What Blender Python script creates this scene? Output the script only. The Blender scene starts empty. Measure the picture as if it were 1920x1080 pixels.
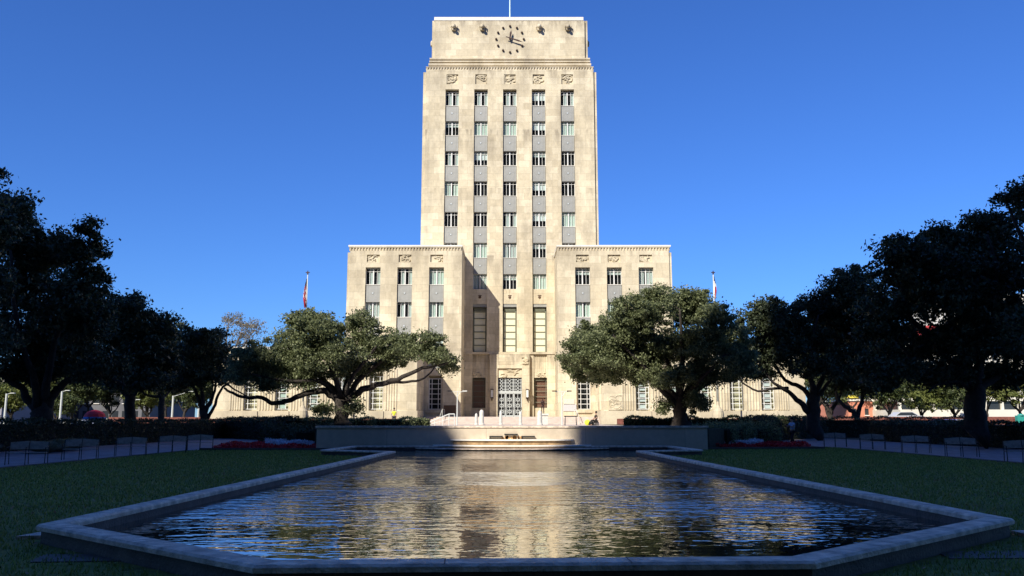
import bpy, math, random
import numpy as np
from mathutils import Vector, Matrix
R = math.radians
scene = bpy.context.scene
col = scene.collection
F = 1609.0; TILT = math.atan(248/1609); CZ = 1.6
def at(px, py, Y):
    u = (px-960)/F; v = (540-py)/F; s = Y/(math.cos(TILT)-v*math.sin(TILT))
    return Vector((u*s, Y, CZ+s*(math.sin(TILT)+v*math.cos(TILT))))
# ------------------------------------------------------------------ materials
MATS = {}
def newmat(name):
    m = bpy.data.materials.new(name); m.use_nodes = True
    nt = m.node_tree; b = nt.nodes['Principled BSDF']
    MATS[name] = m
    return m, nt, b
def simple(name, c, rough=.6, metal=0, noise=0, nscale=3, bump=0, bscale=20, spec=.5):
    m, nt, b = newmat(name)
    b.inputs['Roughness'].default_value = rough; b.inputs['Metallic'].default_value = metal
    b.inputs['Specular IOR Level'].default_value = spec
    b.inputs['Base Color'].default_value = (*c, 1)
    tc = nt.nodes.new('ShaderNodeTexCoord')
    if noise:
        n = nt.nodes.new('ShaderNodeTexNoise'); n.inputs['Scale'].default_value = nscale; n.inputs['Detail'].default_value = 8
        nt.links.new(tc.outputs['Object'], n.inputs['Vector'])
        mp = nt.nodes.new('ShaderNodeMapRange'); mp.inputs[1].default_value = .3; mp.inputs[2].default_value = .7
        mp.inputs[3].default_value = 1-noise; mp.inputs[4].default_value = 1+noise
        nt.links.new(n.outputs['Fac'], mp.inputs[0])
        mx = nt.nodes.new('ShaderNodeVectorMath'); mx.operation = 'SCALE'; mx.inputs[0].default_value = c
        nt.links.new(mp.outputs[0], mx.inputs['Scale']); nt.links.new(mx.outputs[0], b.inputs['Base Color'])
    if bump:
        n2 = nt.nodes.new('ShaderNodeTexNoise'); n2.inputs['Scale'].default_value = bscale; n2.inputs['Detail'].default_value = 6
        nt.links.new(tc.outputs['Object'], n2.inputs['Vector'])
        bp = nt.nodes.new('ShaderNodeBump'); bp.inputs['Strength'].default_value = bump; bp.inputs['Distance'].default_value = .03
        nt.links.new(n2.outputs['Fac'], bp.inputs['Height']); nt.links.new(bp.outputs[0], b.inputs['Normal'])
    return m
def stone(name, c1, c2, bw=1.6, bh=.95, dirt=.35, joint=.82, topdirt=None):
    """limestone ashlar: per-block tint, faint joints, weather stains"""
    m, nt, b = newmat(name)
    N = nt.nodes.new; L = nt.links.new
    b.inputs['Roughness'].default_value = .85; b.inputs['Specular IOR Level'].default_value = .25
    g = N('ShaderNodeNewGeometry'); sx = N('ShaderNodeSeparateXYZ'); L(g.outputs['Position'], sx.inputs[0])
    ad = N('ShaderNodeMath'); ad.operation = 'ADD'; L(sx.outputs[0], ad.inputs[0]); L(sx.outputs[1], ad.inputs[1])
    cb = N('ShaderNodeCombineXYZ'); L(ad.outputs[0], cb.inputs[0]); L(sx.outputs[2], cb.inputs[1])
    br = N('ShaderNodeTexBrick'); L(cb.outputs[0], br.inputs['Vector'])
    br.inputs['Scale'].default_value = 1; br.inputs['Brick Width'].default_value = bw; br.inputs['Row Height'].default_value = bh
    br.inputs['Mortar Size'].default_value = .012; br.inputs['Mortar Smooth'].default_value = .3; br.inputs['Bias'].default_value = 0
    br.inputs['Color1'].default_value = (*c1, 1); br.inputs['Color2'].default_value = (*c2, 1)
    br.inputs['Mortar'].default_value = (c1[0]*joint, c1[1]*joint, c1[2]*joint, 1)
    n1 = N('ShaderNodeTexNoise'); n1.inputs['Scale'].default_value = .22; n1.inputs['Detail'].default_value = 9; n1.inputs['Roughness'].default_value = .62
    mpg = N('ShaderNodeMapping'); mpg.inputs['Scale'].default_value = (1.6, 1.6, .7)
    L(g.outputs['Position'], mpg.inputs[0]); L(mpg.outputs[0], n1.inputs['Vector'])
    r1 = N('ShaderNodeMapRange'); r1.inputs[1].default_value = .43; r1.inputs[2].default_value = .68; r1.inputs[3].default_value = 0; r1.inputs[4].default_value = dirt
    L(n1.outputs['Fac'], r1.inputs[0])
    n2 = N('ShaderNodeTexNoise'); n2.inputs['Scale'].default_value = 3; n2.inputs['Detail'].default_value = 8; n2.inputs['Roughness'].default_value = .7
    L(g.outputs['Position'], n2.inputs['Vector'])
    r2 = N('ShaderNodeMapRange'); r2.inputs[1].default_value = .3; r2.inputs[2].default_value = .7; r2.inputs[3].default_value = .88; r2.inputs[4].default_value = 1.08
    L(n2.outputs['Fac'], r2.inputs[0])
    mx = N('ShaderNodeMixRGB'); mx.inputs[2].default_value = (.25, .21, .155, 1)
    L(br.outputs['Color'], mx.inputs[1])
    last = r1.outputs[0]
    for z, h, k in (topdirt or []):       # old rain stains that run down below each cornice
        rz = N('ShaderNodeMapRange'); rz.inputs[1].default_value = z-h; rz.inputs[2].default_value = z
        rz.inputs[3].default_value = 0; rz.inputs[4].default_value = k; L(sx.outputs[2], rz.inputs[0])
        lt = N('ShaderNodeMath'); lt.operation = 'LESS_THAN'; lt.inputs[1].default_value = z; L(sx.outputs[2], lt.inputs[0])
        n3 = N('ShaderNodeTexNoise'); n3.inputs['Scale'].default_value = 1.0; n3.inputs['Detail'].default_value = 8
        mp3 = N('ShaderNodeMapping'); mp3.inputs['Scale'].default_value = (1.5, 1.5, .35); L(g.outputs['Position'], mp3.inputs[0]); L(mp3.outputs[0], n3.inputs['Vector'])
        r3 = N('ShaderNodeMapRange'); r3.inputs[1].default_value = .40; r3.inputs[2].default_value = .62; L(n3.outputs['Fac'], r3.inputs[0])
        a = N('ShaderNodeMath'); a.operation = 'MULTIPLY'; L(rz.outputs[0], a.inputs[0]); L(lt.outputs[0], a.inputs[1])
        a2 = N('ShaderNodeMath'); a2.operation = 'MULTIPLY'; L(a.outputs[0], a2.inputs[0]); L(r3.outputs[0], a2.inputs[1])
        s = N('ShaderNodeMath'); s.operation = 'MAXIMUM'; L(last, s.inputs[0]); L(a2.outputs[0], s.inputs[1]); last = s.outputs[0]
    L(last, mx.inputs[0])
    vm = N('ShaderNodeVectorMath'); vm.operation = 'SCALE'; L(mx.outputs[0], vm.inputs[0]); L(r2.outputs[0], vm.inputs['Scale'])
    L(vm.outputs[0], b.inputs['Base Color'])
    bp = N('ShaderNodeBump'); bp.inputs['Strength'].default_value = .25; bp.inputs['Distance'].default_value = .02
    L(n2.outputs['Fac'], bp.inputs['Height']); L(bp.outputs[0], b.inputs['Normal'])
    return m
def leafmat(name, c1, c2, trans=.35):
    m, nt, b = newmat(name); N = nt.nodes.new; L = nt.links.new
    g = N('ShaderNodeNewGeometry'); cr = N('ShaderNodeValToRGB')
    cr.color_ramp.elements[0].color = (*c1, 1); cr.color_ramp.elements[1].color = (*c2, 1)
    L(g.outputs['Random Per Island'], cr.inputs[0])
    b.inputs['Roughness'].default_value = .5; b.inputs['Specular IOR Level'].default_value = .35
    L(cr.outputs[0], b.inputs['Base Color'])
    tr = N('ShaderNodeBsdfTranslucent'); L(cr.outputs[0], tr.inputs[0])
    mx = N('ShaderNodeMixShader'); mx.inputs[0].default_value = trans
    L(b.outputs[0], mx.inputs[1]); L(tr.outputs[0], mx.inputs[2]); L(mx.outputs[0], nt.nodes['Material Output'].inputs[0])
    return m
ST = stone('limestone', (.605, .52, .365), (.735, .648, .475), dirt=.62, joint=.66, topdirt=[(53.0, 4.8, .9), (24.3, 2.6, .75), (59.9, 2.6, .85), (10.75, 3.6, .8), (42.6, 4.5, .8), (34, 7, .45), (46.5, 3, .3)])
STP = stone('limestone_plinth', (.58, .50, .36), (.64, .56, .41), bw=3.7, bh=3, dirt=.45)
STC = stone('limestone_coping', (.80, .76, .68), (.84, .80, .72), bw=3, bh=3, dirt=.15)
STB = stone('limestone_band', (.56, .48, .34), (.64, .56, .42), bw=1.5, bh=3, dirt=.65)
STW = stone('granite_wall', (.56, .47, .36), (.63, .53, .41), bw=5.4, bh=1.3, dirt=.4, joint=.6)
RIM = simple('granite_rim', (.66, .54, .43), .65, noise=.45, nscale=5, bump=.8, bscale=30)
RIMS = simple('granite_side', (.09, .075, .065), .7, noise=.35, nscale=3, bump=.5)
ALU = simple('spandrel_aluminium', (.31, .31, .29), .55, .15, noise=.12, nscale=1.3)
WHT = simple('window_white', (.72, .72, .70), .45)
SILV = simple('door_silver', (.66, .70, .70), .35, .3)
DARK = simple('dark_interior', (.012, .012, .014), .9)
BRZ = simple('bronze', (.055, .028, .022), .45, .4)
IRON = simple('dark_iron', (.02, .02, .022), .5, .3)
SLAT = simple('bench_slats', (.34, .31, .28), .55, noise=.25, nscale=8)
CURT = simple('curtain_green', (.50, .58, .53), .9)
CURW = simple('blind_white', (.62, .65, .66), .9)
CURG = simple('blind_grey', (.46, .50, .49), .9)
CREAM = simple('cream_pane', (.72, .69, .50), .6)
MAUVE = simple('door_panel_brown', (.20, .09, .06), .5)
BARK = simple('bark', (.040, .032, .027), .95, noise=.4, nscale=5, bump=1, bscale=14)
BARKL = simple('pale_bark', (.22, .17, .13), .95, noise=.3, nscale=5)
POLE = simple('pole_white', (.68, .70, .66), .4, .2)
GLW = simple('globe_white', (.78, .78, .74), .3)
BROWN = simple('brown_board', (.10, .055, .03), .6)
PAVE = None
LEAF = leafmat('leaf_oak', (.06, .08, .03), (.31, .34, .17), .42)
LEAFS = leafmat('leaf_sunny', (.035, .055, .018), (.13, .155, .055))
LEAFD = leafmat('leaf_shaded', (.022, .032, .016), (.085, .105, .050), .2)  # darker oak and hedge leaf, with the park's shade put into its colour
LEAFY = leafmat('leaf_yellow', (.10, .13, .03), (.26, .28, .09))
LEAFG = leafmat('grass_blade', (.12, .17, .040), (.30, .38, .09), .25)
TWIGL = leafmat('dry_leaf', (.16, .14, .10), (.30, .27, .20))
ORNG = leafmat('ornamental_grass', (.16, .15, .09), (.34, .32, .22))
FRED = leafmat('flower_red', (.40, .010, .018), (.80, .04, .05), .2)
FWHT = leafmat('flower_white', (.50, .54, .62), (.85, .86, .92), .2)
# glass: transparent with a fresnel reflection
m, nt, b = newmat('window_glass')
tr = nt.nodes.new('ShaderNodeBsdfTransparent'); tr.inputs[0].default_value = (.88, .94, .92, 1)
gl = nt.nodes.new('ShaderNodeBsdfGlossy'); gl.inputs['Roughness'].default_value = .03
lw = nt.nodes.new('ShaderNodeLayerWeight'); lw.inputs['Blend'].default_value = .5
pw = nt.nodes.new('ShaderNodeMath'); pw.operation = 'POWER'; pw.inputs[1].default_value = 4; nt.links.new(lw.outputs['Facing'], pw.inputs[0])
fr = nt.nodes.new('ShaderNodeMath'); fr.operation = 'MULTIPLY_ADD'; fr.inputs[1].default_value = .85; fr.inputs[2].default_value = .05; nt.links.new(pw.outputs[0], fr.inputs[0])
mx = nt.nodes.new('ShaderNodeMixShader'); nt.links.new(fr.outputs[0], mx.inputs[0]); nt.links.new(tr.outputs[0], mx.inputs[1]); nt.links.new(gl.outputs[0], mx.inputs[2])
nt.links.new(mx.outputs[0], nt.nodes['Material Output'].inputs[0]); GLASS = m
# ------------------------------------------------------------------ object helpers
def tag(o, label=None, cat=None, group=None, kind=None):
    if label: o['label'] = label
    if cat: o['category'] = cat
    if group: o['group'] = group
    if kind: o['kind'] = kind
    return o
def empty(name, loc, label, cat, group=None, rz=0):
    o = bpy.data.objects.new(name, None); col.objects.link(o); o.location = loc; o.rotation_euler.z = rz
    o.empty_display_size = .3
    return tag(o, label, cat, group)
class MB:
    def __init__(s): s.v = []; s.f = []
    def quad(s, a, b, c, d):
        n = len(s.v); s.v += [tuple(a), tuple(b), tuple(c), tuple(d)]; s.f.append((n, n+1, n+2, n+3)); return s
    def box(s, x0, x1, y0, y1, z0, z1):
        n = len(s.v)
        s.v += [(x0,y0,z0),(x1,y0,z0),(x1,y1,z0),(x0,y1,z0),(x0,y0,z1),(x1,y0,z1),(x1,y1,z1),(x0,y1,z1)]
        for q in ((0,3,2,1),(4,5,6,7),(0,1,5,4),(1,2,6,5),(2,3,7,6),(3,0,4,7)): s.f.append(tuple(n+i for i in q))
        return s
    def prism(s, poly, z0, z1, axis='z'):
        n = len(s.v); k = len(poly)
        if axis == 'z':
            s.v += [(x, y, z0) for x, y in poly]+[(x, y, z1) for x, y in poly]
        else:   # poly in x,z ; extruded along y from z0 to z1
            s.v += [(x, z0, y) for x, y in poly]+[(x, z1, y) for x, y in poly]
        s.f.append(tuple(n+i for i in range(k))[::-1]); s.f.append(tuple(n+k+i for i in range(k)))
        for i in range(k): j = (i+1) % k; s.f.append((n+i, n+j, n+k+j, n+k+i))
        return s
    def tube(s, pts, rad, n=8, cap=True):
        pts = [Vector(p) for p in pts]
        if not isinstance(rad, (list, tuple)): rad = [rad]*len(pts)
        base = len(s.v); up = Vector((0, 0, 1)); prev = None
        for i, p in enumerate(pts):
            d = (pts[min(i+1, len(pts)-1)]-pts[max(i-1, 0)])
            d = d.normalized() if d.length > 1e-9 else up
            if prev is None: a = d.orthogonal().normalized()
            else:
                a = prev-d*prev.dot(d); a = a.normalized() if a.length > 1e-6 else d.orthogonal().normalized()
            prev = a; b = d.cross(a)
            for k in range(n):
                t = 2*math.pi*k/n; s.v.append(tuple(p+(a*math.cos(t)+b*math.sin(t))*rad[i]))
        for i in range(len(pts)-1):
            for k in range(n):
                q = base+i*n; s.f.append((q+k, q+(k+1) % n, q+n+(k+1) % n, q+n+k))
        if cap:
            s.f.append(tuple(base+k for k in range(n))[::-1]); e = base+(len(pts)-1)*n; s.f.append(tuple(e+k for k in range(n)))
        return s
    def lathe(s, cx, cy, prof, n=16):   # prof: (r,z)
        return s.tube([(cx, cy, z) for r, z in prof], [max(r, .001) for r, z in prof], n)
    def ball(s, c, r, n=10, m=6, sc=(1, 1, 1)):
        base = len(s.v)
        for i in range(m+1):
            ph = math.pi*i/m
            for k in range(n):
                t = 2*math.pi*k/n
                s.v.append((c[0]+r*sc[0]*math.sin(ph)*math.cos(t), c[1]+r*sc[1]*math.sin(ph)*math.sin(t), c[2]-r*sc[2]*math.cos(ph)))
        for i in range(m):
            for k in range(n): q = base+i*n; s.f.append((q+k, q+(k+1) % n, q+n+(k+1) % n, q+n+k))
        return s
    def ring(s, cx, cz, y0, y1, ro, ri, n=16):
        b = len(s.v)
        for r in (ro, ri):
            for y in (y0, y1):
                for k in range(n): t = 2*math.pi*k/n; s.v.append((cx+r*math.cos(t), y, cz+r*math.sin(t)))
        for k in range(n):
            j = (k+1) % n
            s.f += [(b+k, b+j, b+2*n+j, b+2*n+k), (b+n+k, b+3*n+k, b+3*n+j, b+n+j), (b+k, b+n+k, b+n+j, b+j), (b+2*n+k, b+2*n+j, b+3*n+j, b+3*n+k)]
        return s
    def build(s, name, mat, parent=None, base=(0, 0, 0), loc=None, smooth=False):
        """vertices are world; base is subtracted (root location). loc: keep local mesh and place at loc relative to parent"""
        me = bpy.data.meshes.new(name); bx, by, bz = base
        me.from_pydata([(x-bx, y-by, z-bz) for x, y, z in s.v], [], s.f)
        me.materials.append(mat)
        if smooth: me.polygons.foreach_set('use_smooth', [True]*len(me.polygons))
        me.update()
        o = bpy.data.objects.new(name, me); col.objects.link(o)
        if parent: o.parent = parent
        if loc: o.location = loc
        return o
def inst(o, parent, loc=None):
    c = o.copy(); col.objects.link(c); c.parent = parent
    if loc is not None: c.location = loc
    for ch in list(o.children): inst(ch, c)
    return c
def single(mb, name, mat, label, cat, group=None, kind=None, base=(0, 0, 0), smooth=False):
    o = mb.build(name, mat, None, base, smooth=smooth); o.location = base
    return tag(o, label, cat, group, kind)
def structure(mb, name, mat): return tag(mb.build(name, mat), kind='structure')
# ------------------------------------------------------------------ ground, water, paths
def groundmat(name, c1, c2, scale, rough=.95, bump=.5, c3=None):
    m, nt, b = newmat(name); N = nt.nodes.new; L = nt.links.new
    g = N('ShaderNodeNewGeometry')
    n1 = N('ShaderNodeTexNoise'); n1.inputs['Scale'].default_value = scale; n1.inputs['Detail'].default_value = 10; n1.inputs['Roughness'].default_value = .7
    n2 = N('ShaderNodeTexNoise'); n2.inputs['Scale'].default_value = scale*14; n2.inputs['Detail'].default_value = 6
    L(g.outputs['Position'], n1.inputs[0]); L(g.outputs['Position'], n2.inputs[0])
    ml = N('ShaderNodeMath'); ml.operation = 'ADD'; L(n1.outputs[0], ml.inputs[0]); L(n2.outputs[0], ml.inputs[1])
    cr = N('ShaderNodeMapRange'); cr.inputs[1].default_value = .75; cr.inputs[2].default_value = 1.25; L(ml.outputs[0], cr.inputs[0])
    mx = N('ShaderNodeMixRGB'); mx.inputs[1].default_value = (*c1, 1); mx.inputs[2].default_value = (*c2, 1); L(cr.outputs[0], mx.inputs[0])
    L(mx.outputs[0], b.inputs['Base Color']); b.inputs['Roughness'].default_value = rough; b.inputs['Specular IOR Level'].default_value = .2
    bp = N('ShaderNodeBump'); bp.inputs['Strength'].default_value = bump; bp.inputs['Distance'].default_value = .05
    L(n2.outputs[0], bp.inputs['Height']); L(bp.outputs[0], b.inputs['Normal'])
    return m
GR_LAWN = groundmat('lawn', (.08, .09, .028), (.19, .22, .06), .35)
GR_EARTH = groundmat('earth', (.06, .055, .04), (.10, .09, .065), .5)
GR_ROAD = groundmat('asphalt', (.045, .045, .048), (.06, .06, .06), .5, .8)
def pavers(name, c1, c2, bw, bh):
    m = stone(name, c1, c2, bw, bh, dirt=.3, joint=.5); return m
m, nt, b = newmat('pavers'); N = nt.nodes.new; L = nt.links.new
g = N('ShaderNodeNewGeometry'); br = N('ShaderNodeTexBrick'); L(g.outputs['Position'], br.inputs['Vector'])
br.inputs['Scale'].default_value = 1; br.inputs['Brick Width'].default_value = .6; br.inputs['Row Height'].default_value = .6; br.inputs['Mortar Size'].default_value = .012
br.inputs['Color1'].default_value = (.30, .25, .27, 1); br.inputs['Color2'].default_value = (.24, .20, .22, 1); br.inputs['Mortar'].default_value = (.09, .08, .08, 1)
n = N('ShaderNodeTexNoise'); n.inputs['Scale'].default_value = 1.3; n.inputs['Detail'].default_value = 8; L(g.outputs['Position'], n.inputs[0])
r = N('ShaderNodeMapRange'); r.inputs[1].default_value = .3; r.inputs[2].default_value = .7; r.inputs[3].default_value = .75; r.inputs[4].default_value = 1.2; L(n.outputs[0], r.inputs[0])
vm = N('ShaderNodeVectorMath'); vm.operation = 'SCALE'; L(br.outputs[0], vm.inputs[0]); L(r.outputs[0], vm.inputs['Scale']); L(vm.outputs[0], b.inputs['Base Color'])
b.inputs['Roughness'].default_value = .7; PAVE = m
PLAZA = simple('plaza_stone', (.55, .46, .40), .8, noise=.12, nscale=1.5)

# pool outline (outer edge of the rim), counter-clockwise from the near left corner
POOL = [(-2.44, 8.38), (2.95, 8.63), (6.99, 12.29), (5.95, 39.2), (8.9, 40.6), (8.6, 46.9), (-8.6, 46.9), (-8.9, 40.4), (-5.5, 38.5), (-6.25, 11.61)]
def offset(poly, d):
    out = []; k = len(poly)
    for i in range(k):
        p0, p1, p2 = Vector(poly[i-1]), Vector(poly[i]), Vector(poly[(i+1) % k])
        e1 = (p1-p0).normalized(); e2 = (p2-p1).normalized()
        n1 = Vector((-e1.y, e1.x)); n2 = Vector((-e2.y, e2.x))
        b_ = (n1+n2); b_ = b_/max(.3, (1+n1.dot(n2)))
        out.append(tuple(p1+b_*d))
    return out
# lawn sheet with the pool cut out: build as a ring from the pool outline outward to a big rectangle
def hole_sheet(name, mat, outer, hole, z):
    import bmesh
    bm = bmesh.new()
    vo = [bm.verts.new((x, y, z)) for x, y in outer]; vh = [bm.verts.new((x, y, z)) for x, y in hole]
    ed = []
    for L_ in (vo, vh):
        for i in range(len(L_)): ed.append(bm.edges.new((L_[i], L_[(i+1) % len(L_)])))
    bmesh.ops.triangle_fill(bm, use_beauty=True, edges=ed, use_dissolve=False)
    me = bpy.data.meshes.new(name); bm.to_mesh(me); bm.free(); me.materials.append(mat)
    o = bpy.data.objects.new(name, me); col.objects.link(o); return tag(o, kind='structure')
HOLE = offset(POOL, .25)
hole_sheet('ground', GR_EARTH, [(-3000, -1500), (3000, -1500), (3000, 4000), (-3000, 4000)], HOLE, -.008)
hole_sheet('lawn', GR_LAWN, [(-17.0, -6), (18.9, -6), (18.6, 50), (16.6, 53), (-10.5, 53), (-16.2, 47)], HOLE, 0)
mb = MB(); mb.quad((-26.5, -8, -.002), (-17.0, -8, -.002), (-17.0, 90, -.002), (-26.5, 90, -.002)); mb.quad((-17.0, -30, -.002), (18.9, -30, -.002), (18.9, -6, -.002), (-17.0, -6, -.002))
mb.quad((18.9, -8, -.002), (28.5, -8, -.002), (28.5, 90, -.002), (18.9, 90, -.002)); structure(mb, 'path', PAVE)
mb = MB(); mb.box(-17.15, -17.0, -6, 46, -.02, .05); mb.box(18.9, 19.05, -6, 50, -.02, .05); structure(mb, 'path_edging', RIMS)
mb = MB(); mb.quad((-400, 136, -.003), (400, 136, -.003), (400, 150, -.003), (-400, 150, -.003)); structure(mb, 'road', GR_ROAD)
# rim as mitred ring with rounded lip
def rim():
    out = POOL; r0, r1, r2, r3 = POOL, offset(POOL, .05), offset(POOL, .36), offset(POOL, .41)
    r1, r2, r3 = offset(POOL, .03), offset(POOL, .32), offset(POOL, .345); prof = [(offset(POOL, .06), -.02), (offset(POOL, .06), .165), (r0, .175), (r0, .225), (r1, .25), (r2, .25), (r3, .225), (r3, .17), (offset(POOL, .32), .165), (offset(POOL, .32), -.45)]
    v = []; f = []; k = len(POOL)
    for pl, z in prof: v += [(x, y, z) for x, y in pl]
    for j in range(len(prof)-1):
        for i in range(k): a = j*k+i; b_ = j*k+(i+1) % k; f.append((a, b_, b_+k, a+k))
    return v, f, len(prof), k
v, f_, npf, k = rim()
mb = MB(); mb.v = v; mb.f = f_
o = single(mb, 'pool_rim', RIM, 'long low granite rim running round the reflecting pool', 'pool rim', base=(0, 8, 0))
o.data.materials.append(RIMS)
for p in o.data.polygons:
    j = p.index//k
    if j in (0, 1, 7, 8): p.material_index = 1  # side and undercut get darker granite: shade below the lip put into colour
# joints between rim stones (thin dark grooves are modelled as shallow mortar strips)
for e in range(len(POOL)):
    pa, pb = Vector(POOL[e]), Vector(POOL[(e+1) % len(POOL)]); d = pb-pa; L0 = d.length; d = d/L0; nn = Vector((-d.y, d.x)); nj = max(0, int(L0/1.75)-0)
    for q in range(1, nj):
        c = pa+d*(L0*q/nj)
        if c.y > 30: continue
        mb = MB(); A = c+nn*.008; B_ = c+nn*.335; h_ = d*.006
        mb.prism([tuple(A-h_), tuple(A+h_), tuple(B_+h_), tuple(B_-h_)], .2505, .2515); mb.build('mortar_joint', RIMS, o, (0, 8, 0))
# pool floor + water
mb = MB(); mb.prism(offset(POOL, .31), -.5, -.45); structure(mb, 'pool_floor', simple('pool_floor', (.03, .04, .04), .8))
WIND, AMP_A, AMP_B = 3.2, .0125, .0072
m, nt, b = newmat('water'); N = nt.nodes.new; L = nt.links.new
b.inputs['Base Color'].default_value = (.006, .014, .018, 1); b.inputs['Roughness'].default_value = .0; b.inputs['IOR'].default_value = 3.7; b.inputs['Specular IOR Level'].default_value = 1.0
g = N('ShaderNodeNewGeometry')
def wn(sx, sy, sc, det, rot=0):
    mp = N('ShaderNodeMapping'); mp.inputs['Scale'].default_value = (sx, sy, 1); mp.inputs['Rotation'].default_value = (0, 0, rot); L(g.outputs['Position'], mp.inputs[0])
    n = N('ShaderNodeTexNoise'); n.inputs['Scale'].default_value = sc; n.inputs['Detail'].default_value = det; n.inputs['Roughness'].default_value = .4
    L(mp.outputs[0], n.inputs['Vector']); return n.outputs['Fac']
WA, WB = wn(.36, 1, 3.2, 1, R(4)), wn(.6, 1, 8, 1.5, R(-5))
patch = N('ShaderNodeMapRange'); L(wn(.5, .8, .45, 1), patch.inputs[0]); patch.inputs[1].default_value = .35; patch.inputs[2].default_value = .65; patch.inputs[3].default_value = .45; patch.inputs[4].default_value = 1.5
sp = N('ShaderNodeSeparateXYZ'); L(g.outputs['Position'], sp.inputs[0])     # breeze ruffles the open middle, the near end lies sheltered
br_ = N('ShaderNodeMapRange'); L(sp.outputs[1], br_.inputs[0]); br_.inputs[1].default_value = 10.5; br_.inputs[2].default_value = 17; br_.inputs[3].default_value = .75; br_.inputs[4].default_value = WIND
fr_w = N('ShaderNodeMapRange'); L(sp.outputs[1], fr_w.inputs[0]); fr_w.inputs[1].default_value = 24; fr_w.inputs[2].default_value = 38; fr_w.inputs[3].default_value = 1; fr_w.inputs[4].default_value = .22
bm_ = N('ShaderNodeMath'); bm_.operation = 'MULTIPLY'; L(br_.outputs[0], bm_.inputs[0]); L(fr_w.outputs[0], bm_.inputs[1])
pm = N('ShaderNodeMath'); pm.operation = 'MULTIPLY'; L(patch.outputs[0], pm.inputs[0]); L(bm_.outputs[0], pm.inputs[1])
def dist(a):
    d = N('ShaderNodeMath'); d.operation = 'MULTIPLY'; L(pm.outputs[0], d.inputs[0]); d.inputs[1].default_value = a; return d.outputs[0]
b1 = N('ShaderNodeBump'); b1.inputs['Strength'].default_value = 1; L(WA, b1.inputs['Height']); L(dist(AMP_A), b1.inputs['Distance'])
b2 = N('ShaderNodeBump'); b2.inputs['Strength'].default_value = 1; L(WB, b2.inputs['Height']); L(dist(AMP_B), b2.inputs['Distance']); L(b1.outputs[0], b2.inputs['Normal']); L(b2.outputs[0], b.inputs['Normal'])
mb = MB(); P2 = offset(POOL, .315); mb.v = [(x, y, .05) for x, y in P2]
# split in two convex-ish faces
mb.f = [(0, 1, 2, 3, 8, 9), (3, 4, 5, 6, 7, 8)]
structure(mb, 'pool_water', m)

# retaining wall + fountain
mb = MB(); mb.box(-10.62, 10.62, 47.3, 48.1, -.5, 1.20); w = empty('fountain_wall', (0, 47.7, 0), 'long low granite wall standing behind the pool and fountain steps', 'wall')
mb.build('wall', STW, w, (0, 47.7, 0))
MB().box(-10.68, 10.68, 47.24, 48.18, 1.20, 1.30).build('coping', STC if False else RIM, w, (0, 47.7, 0))
mb = MB()
for px in (930, 958, 990):
    zz = at(px, 818.5 if px != 958 else 814.5, 47.3).z; xx = at(px, 818, 47.3).x
    mb.box(xx-.36, xx+.36, 47.12, 47.29, zz-.025, zz+.035)
    mb.box(xx-.36, xx-.30, 47.25, 47.299, zz-.45, zz-.05) if px != 958 else None
mb.build('spout', IRON, w, (0, 47.7, 0))
RUST = simple('rust_stain', (.55, .27, .09), .8, noise=.5, nscale=6)
mb = MB()
rr = random.Random(3)
for i in range(24):
    x0 = -.62+rr.random()*1.1; zt = .78-rr.random()*.1; mb.box(x0, x0+.04+rr.random()*.06, 47.292, 47.297-.0001*i, zt-.25-rr.random()*.15, zt)
mb.build('mineral_stain', RUST, w, (0, 47.7, 0))
WET = simple('wet_stone', (.38, .25, .13), .3, noise=.5, nscale=3)
ft = empty('fountain', (0, 46, 0), 'stepped half-round stone fountain basins at the foot of the wall', 'fountain')
def halfdisc(hx, hy, z0, z1, y0=47.295, n=28):
    pts = [(hx*math.cos(math.pi+math.pi*i/n), y0+hy*math.sin(math.pi+math.pi*i/n)) for i in range(n+1)]
    return MB().prism(pts, z0, z1)
halfdisc(3.2, 1.0, .30, .52).build('basin', WET, ft, (0, 46, 0)); halfdisc(3.35, 1.12, .52, .585).build('basin_lip', STC, ft, (0, 46, 0))
halfdisc(4.15, 1.75, .16, .24).build('basin', STW, ft, (0, 46, 0)); halfdisc(4.3, 1.85, .24, .295).build('basin_lip', STC, ft, (0, 46, 0))
halfdisc(5.3, 2.5, -.1, .10).build('basin', RIMS, ft, (0, 46, 0)); halfdisc(5.4, 2.6, .10, .145).build('basin_lip', RIM, ft, (0, 46, 0))
# terrace behind the wall
TZ = 1.12
mb = MB(); mb.prism([(-10.9, 48.1), (10.9, 48.1), (14, 53), (16, 66), (28, 82), (70, 82), (70, 135), (-70, 135), (-70, 82), (-26, 82), (-16, 66), (-12, 53)], -.05, TZ); structure(mb, 'terrace', GR_EARTH)
mb = MB(); mb.quad((-10.6, 48.2, TZ+.004), (10.6, 48.2, TZ+.004), (13, 60, TZ+.004), (-13, 60, TZ+.004)); mb.quad((-9, 60, TZ+.004), (10, 60, TZ+.004), (10, 108, TZ+.004), (-9, 108, TZ+.004)); structure(mb, 'plaza', PLAZA)
mb = MB()
for i in range(6): mb.box(-10.5, 10.5, 103+i*.45, 109.5, TZ+.004+i*.15, TZ+.15+i*.15)
mb.box(-11.2, 10.6, 109.5, 116.5, TZ, TZ+.9)
structure(mb, 'entrance_steps', PLAZA)

# ------------------------------------------------------------------ city hall
TY, WY, LY = 117.5, 110.0, 102.0
XC = -.32
def zt(py): return at(956, py, TY).z
def zw(py): return at(956, py, WY).z
def zl(py): return at(956, py, LY).z
B = (XC, 114, 0)
hall = empty('city_hall', B, 'tall cream limestone town hall with stepped tower, clock and two lower front blocks', 'building')
def HB(mb, name, mat, par=None, **k): return mb.build(name, mat, par or hall, B, **k)
def X(dx): return XC+dx
bay, HW = 4.13, .97
topz = zt(167.3)
TP0 = zt(660)
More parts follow.
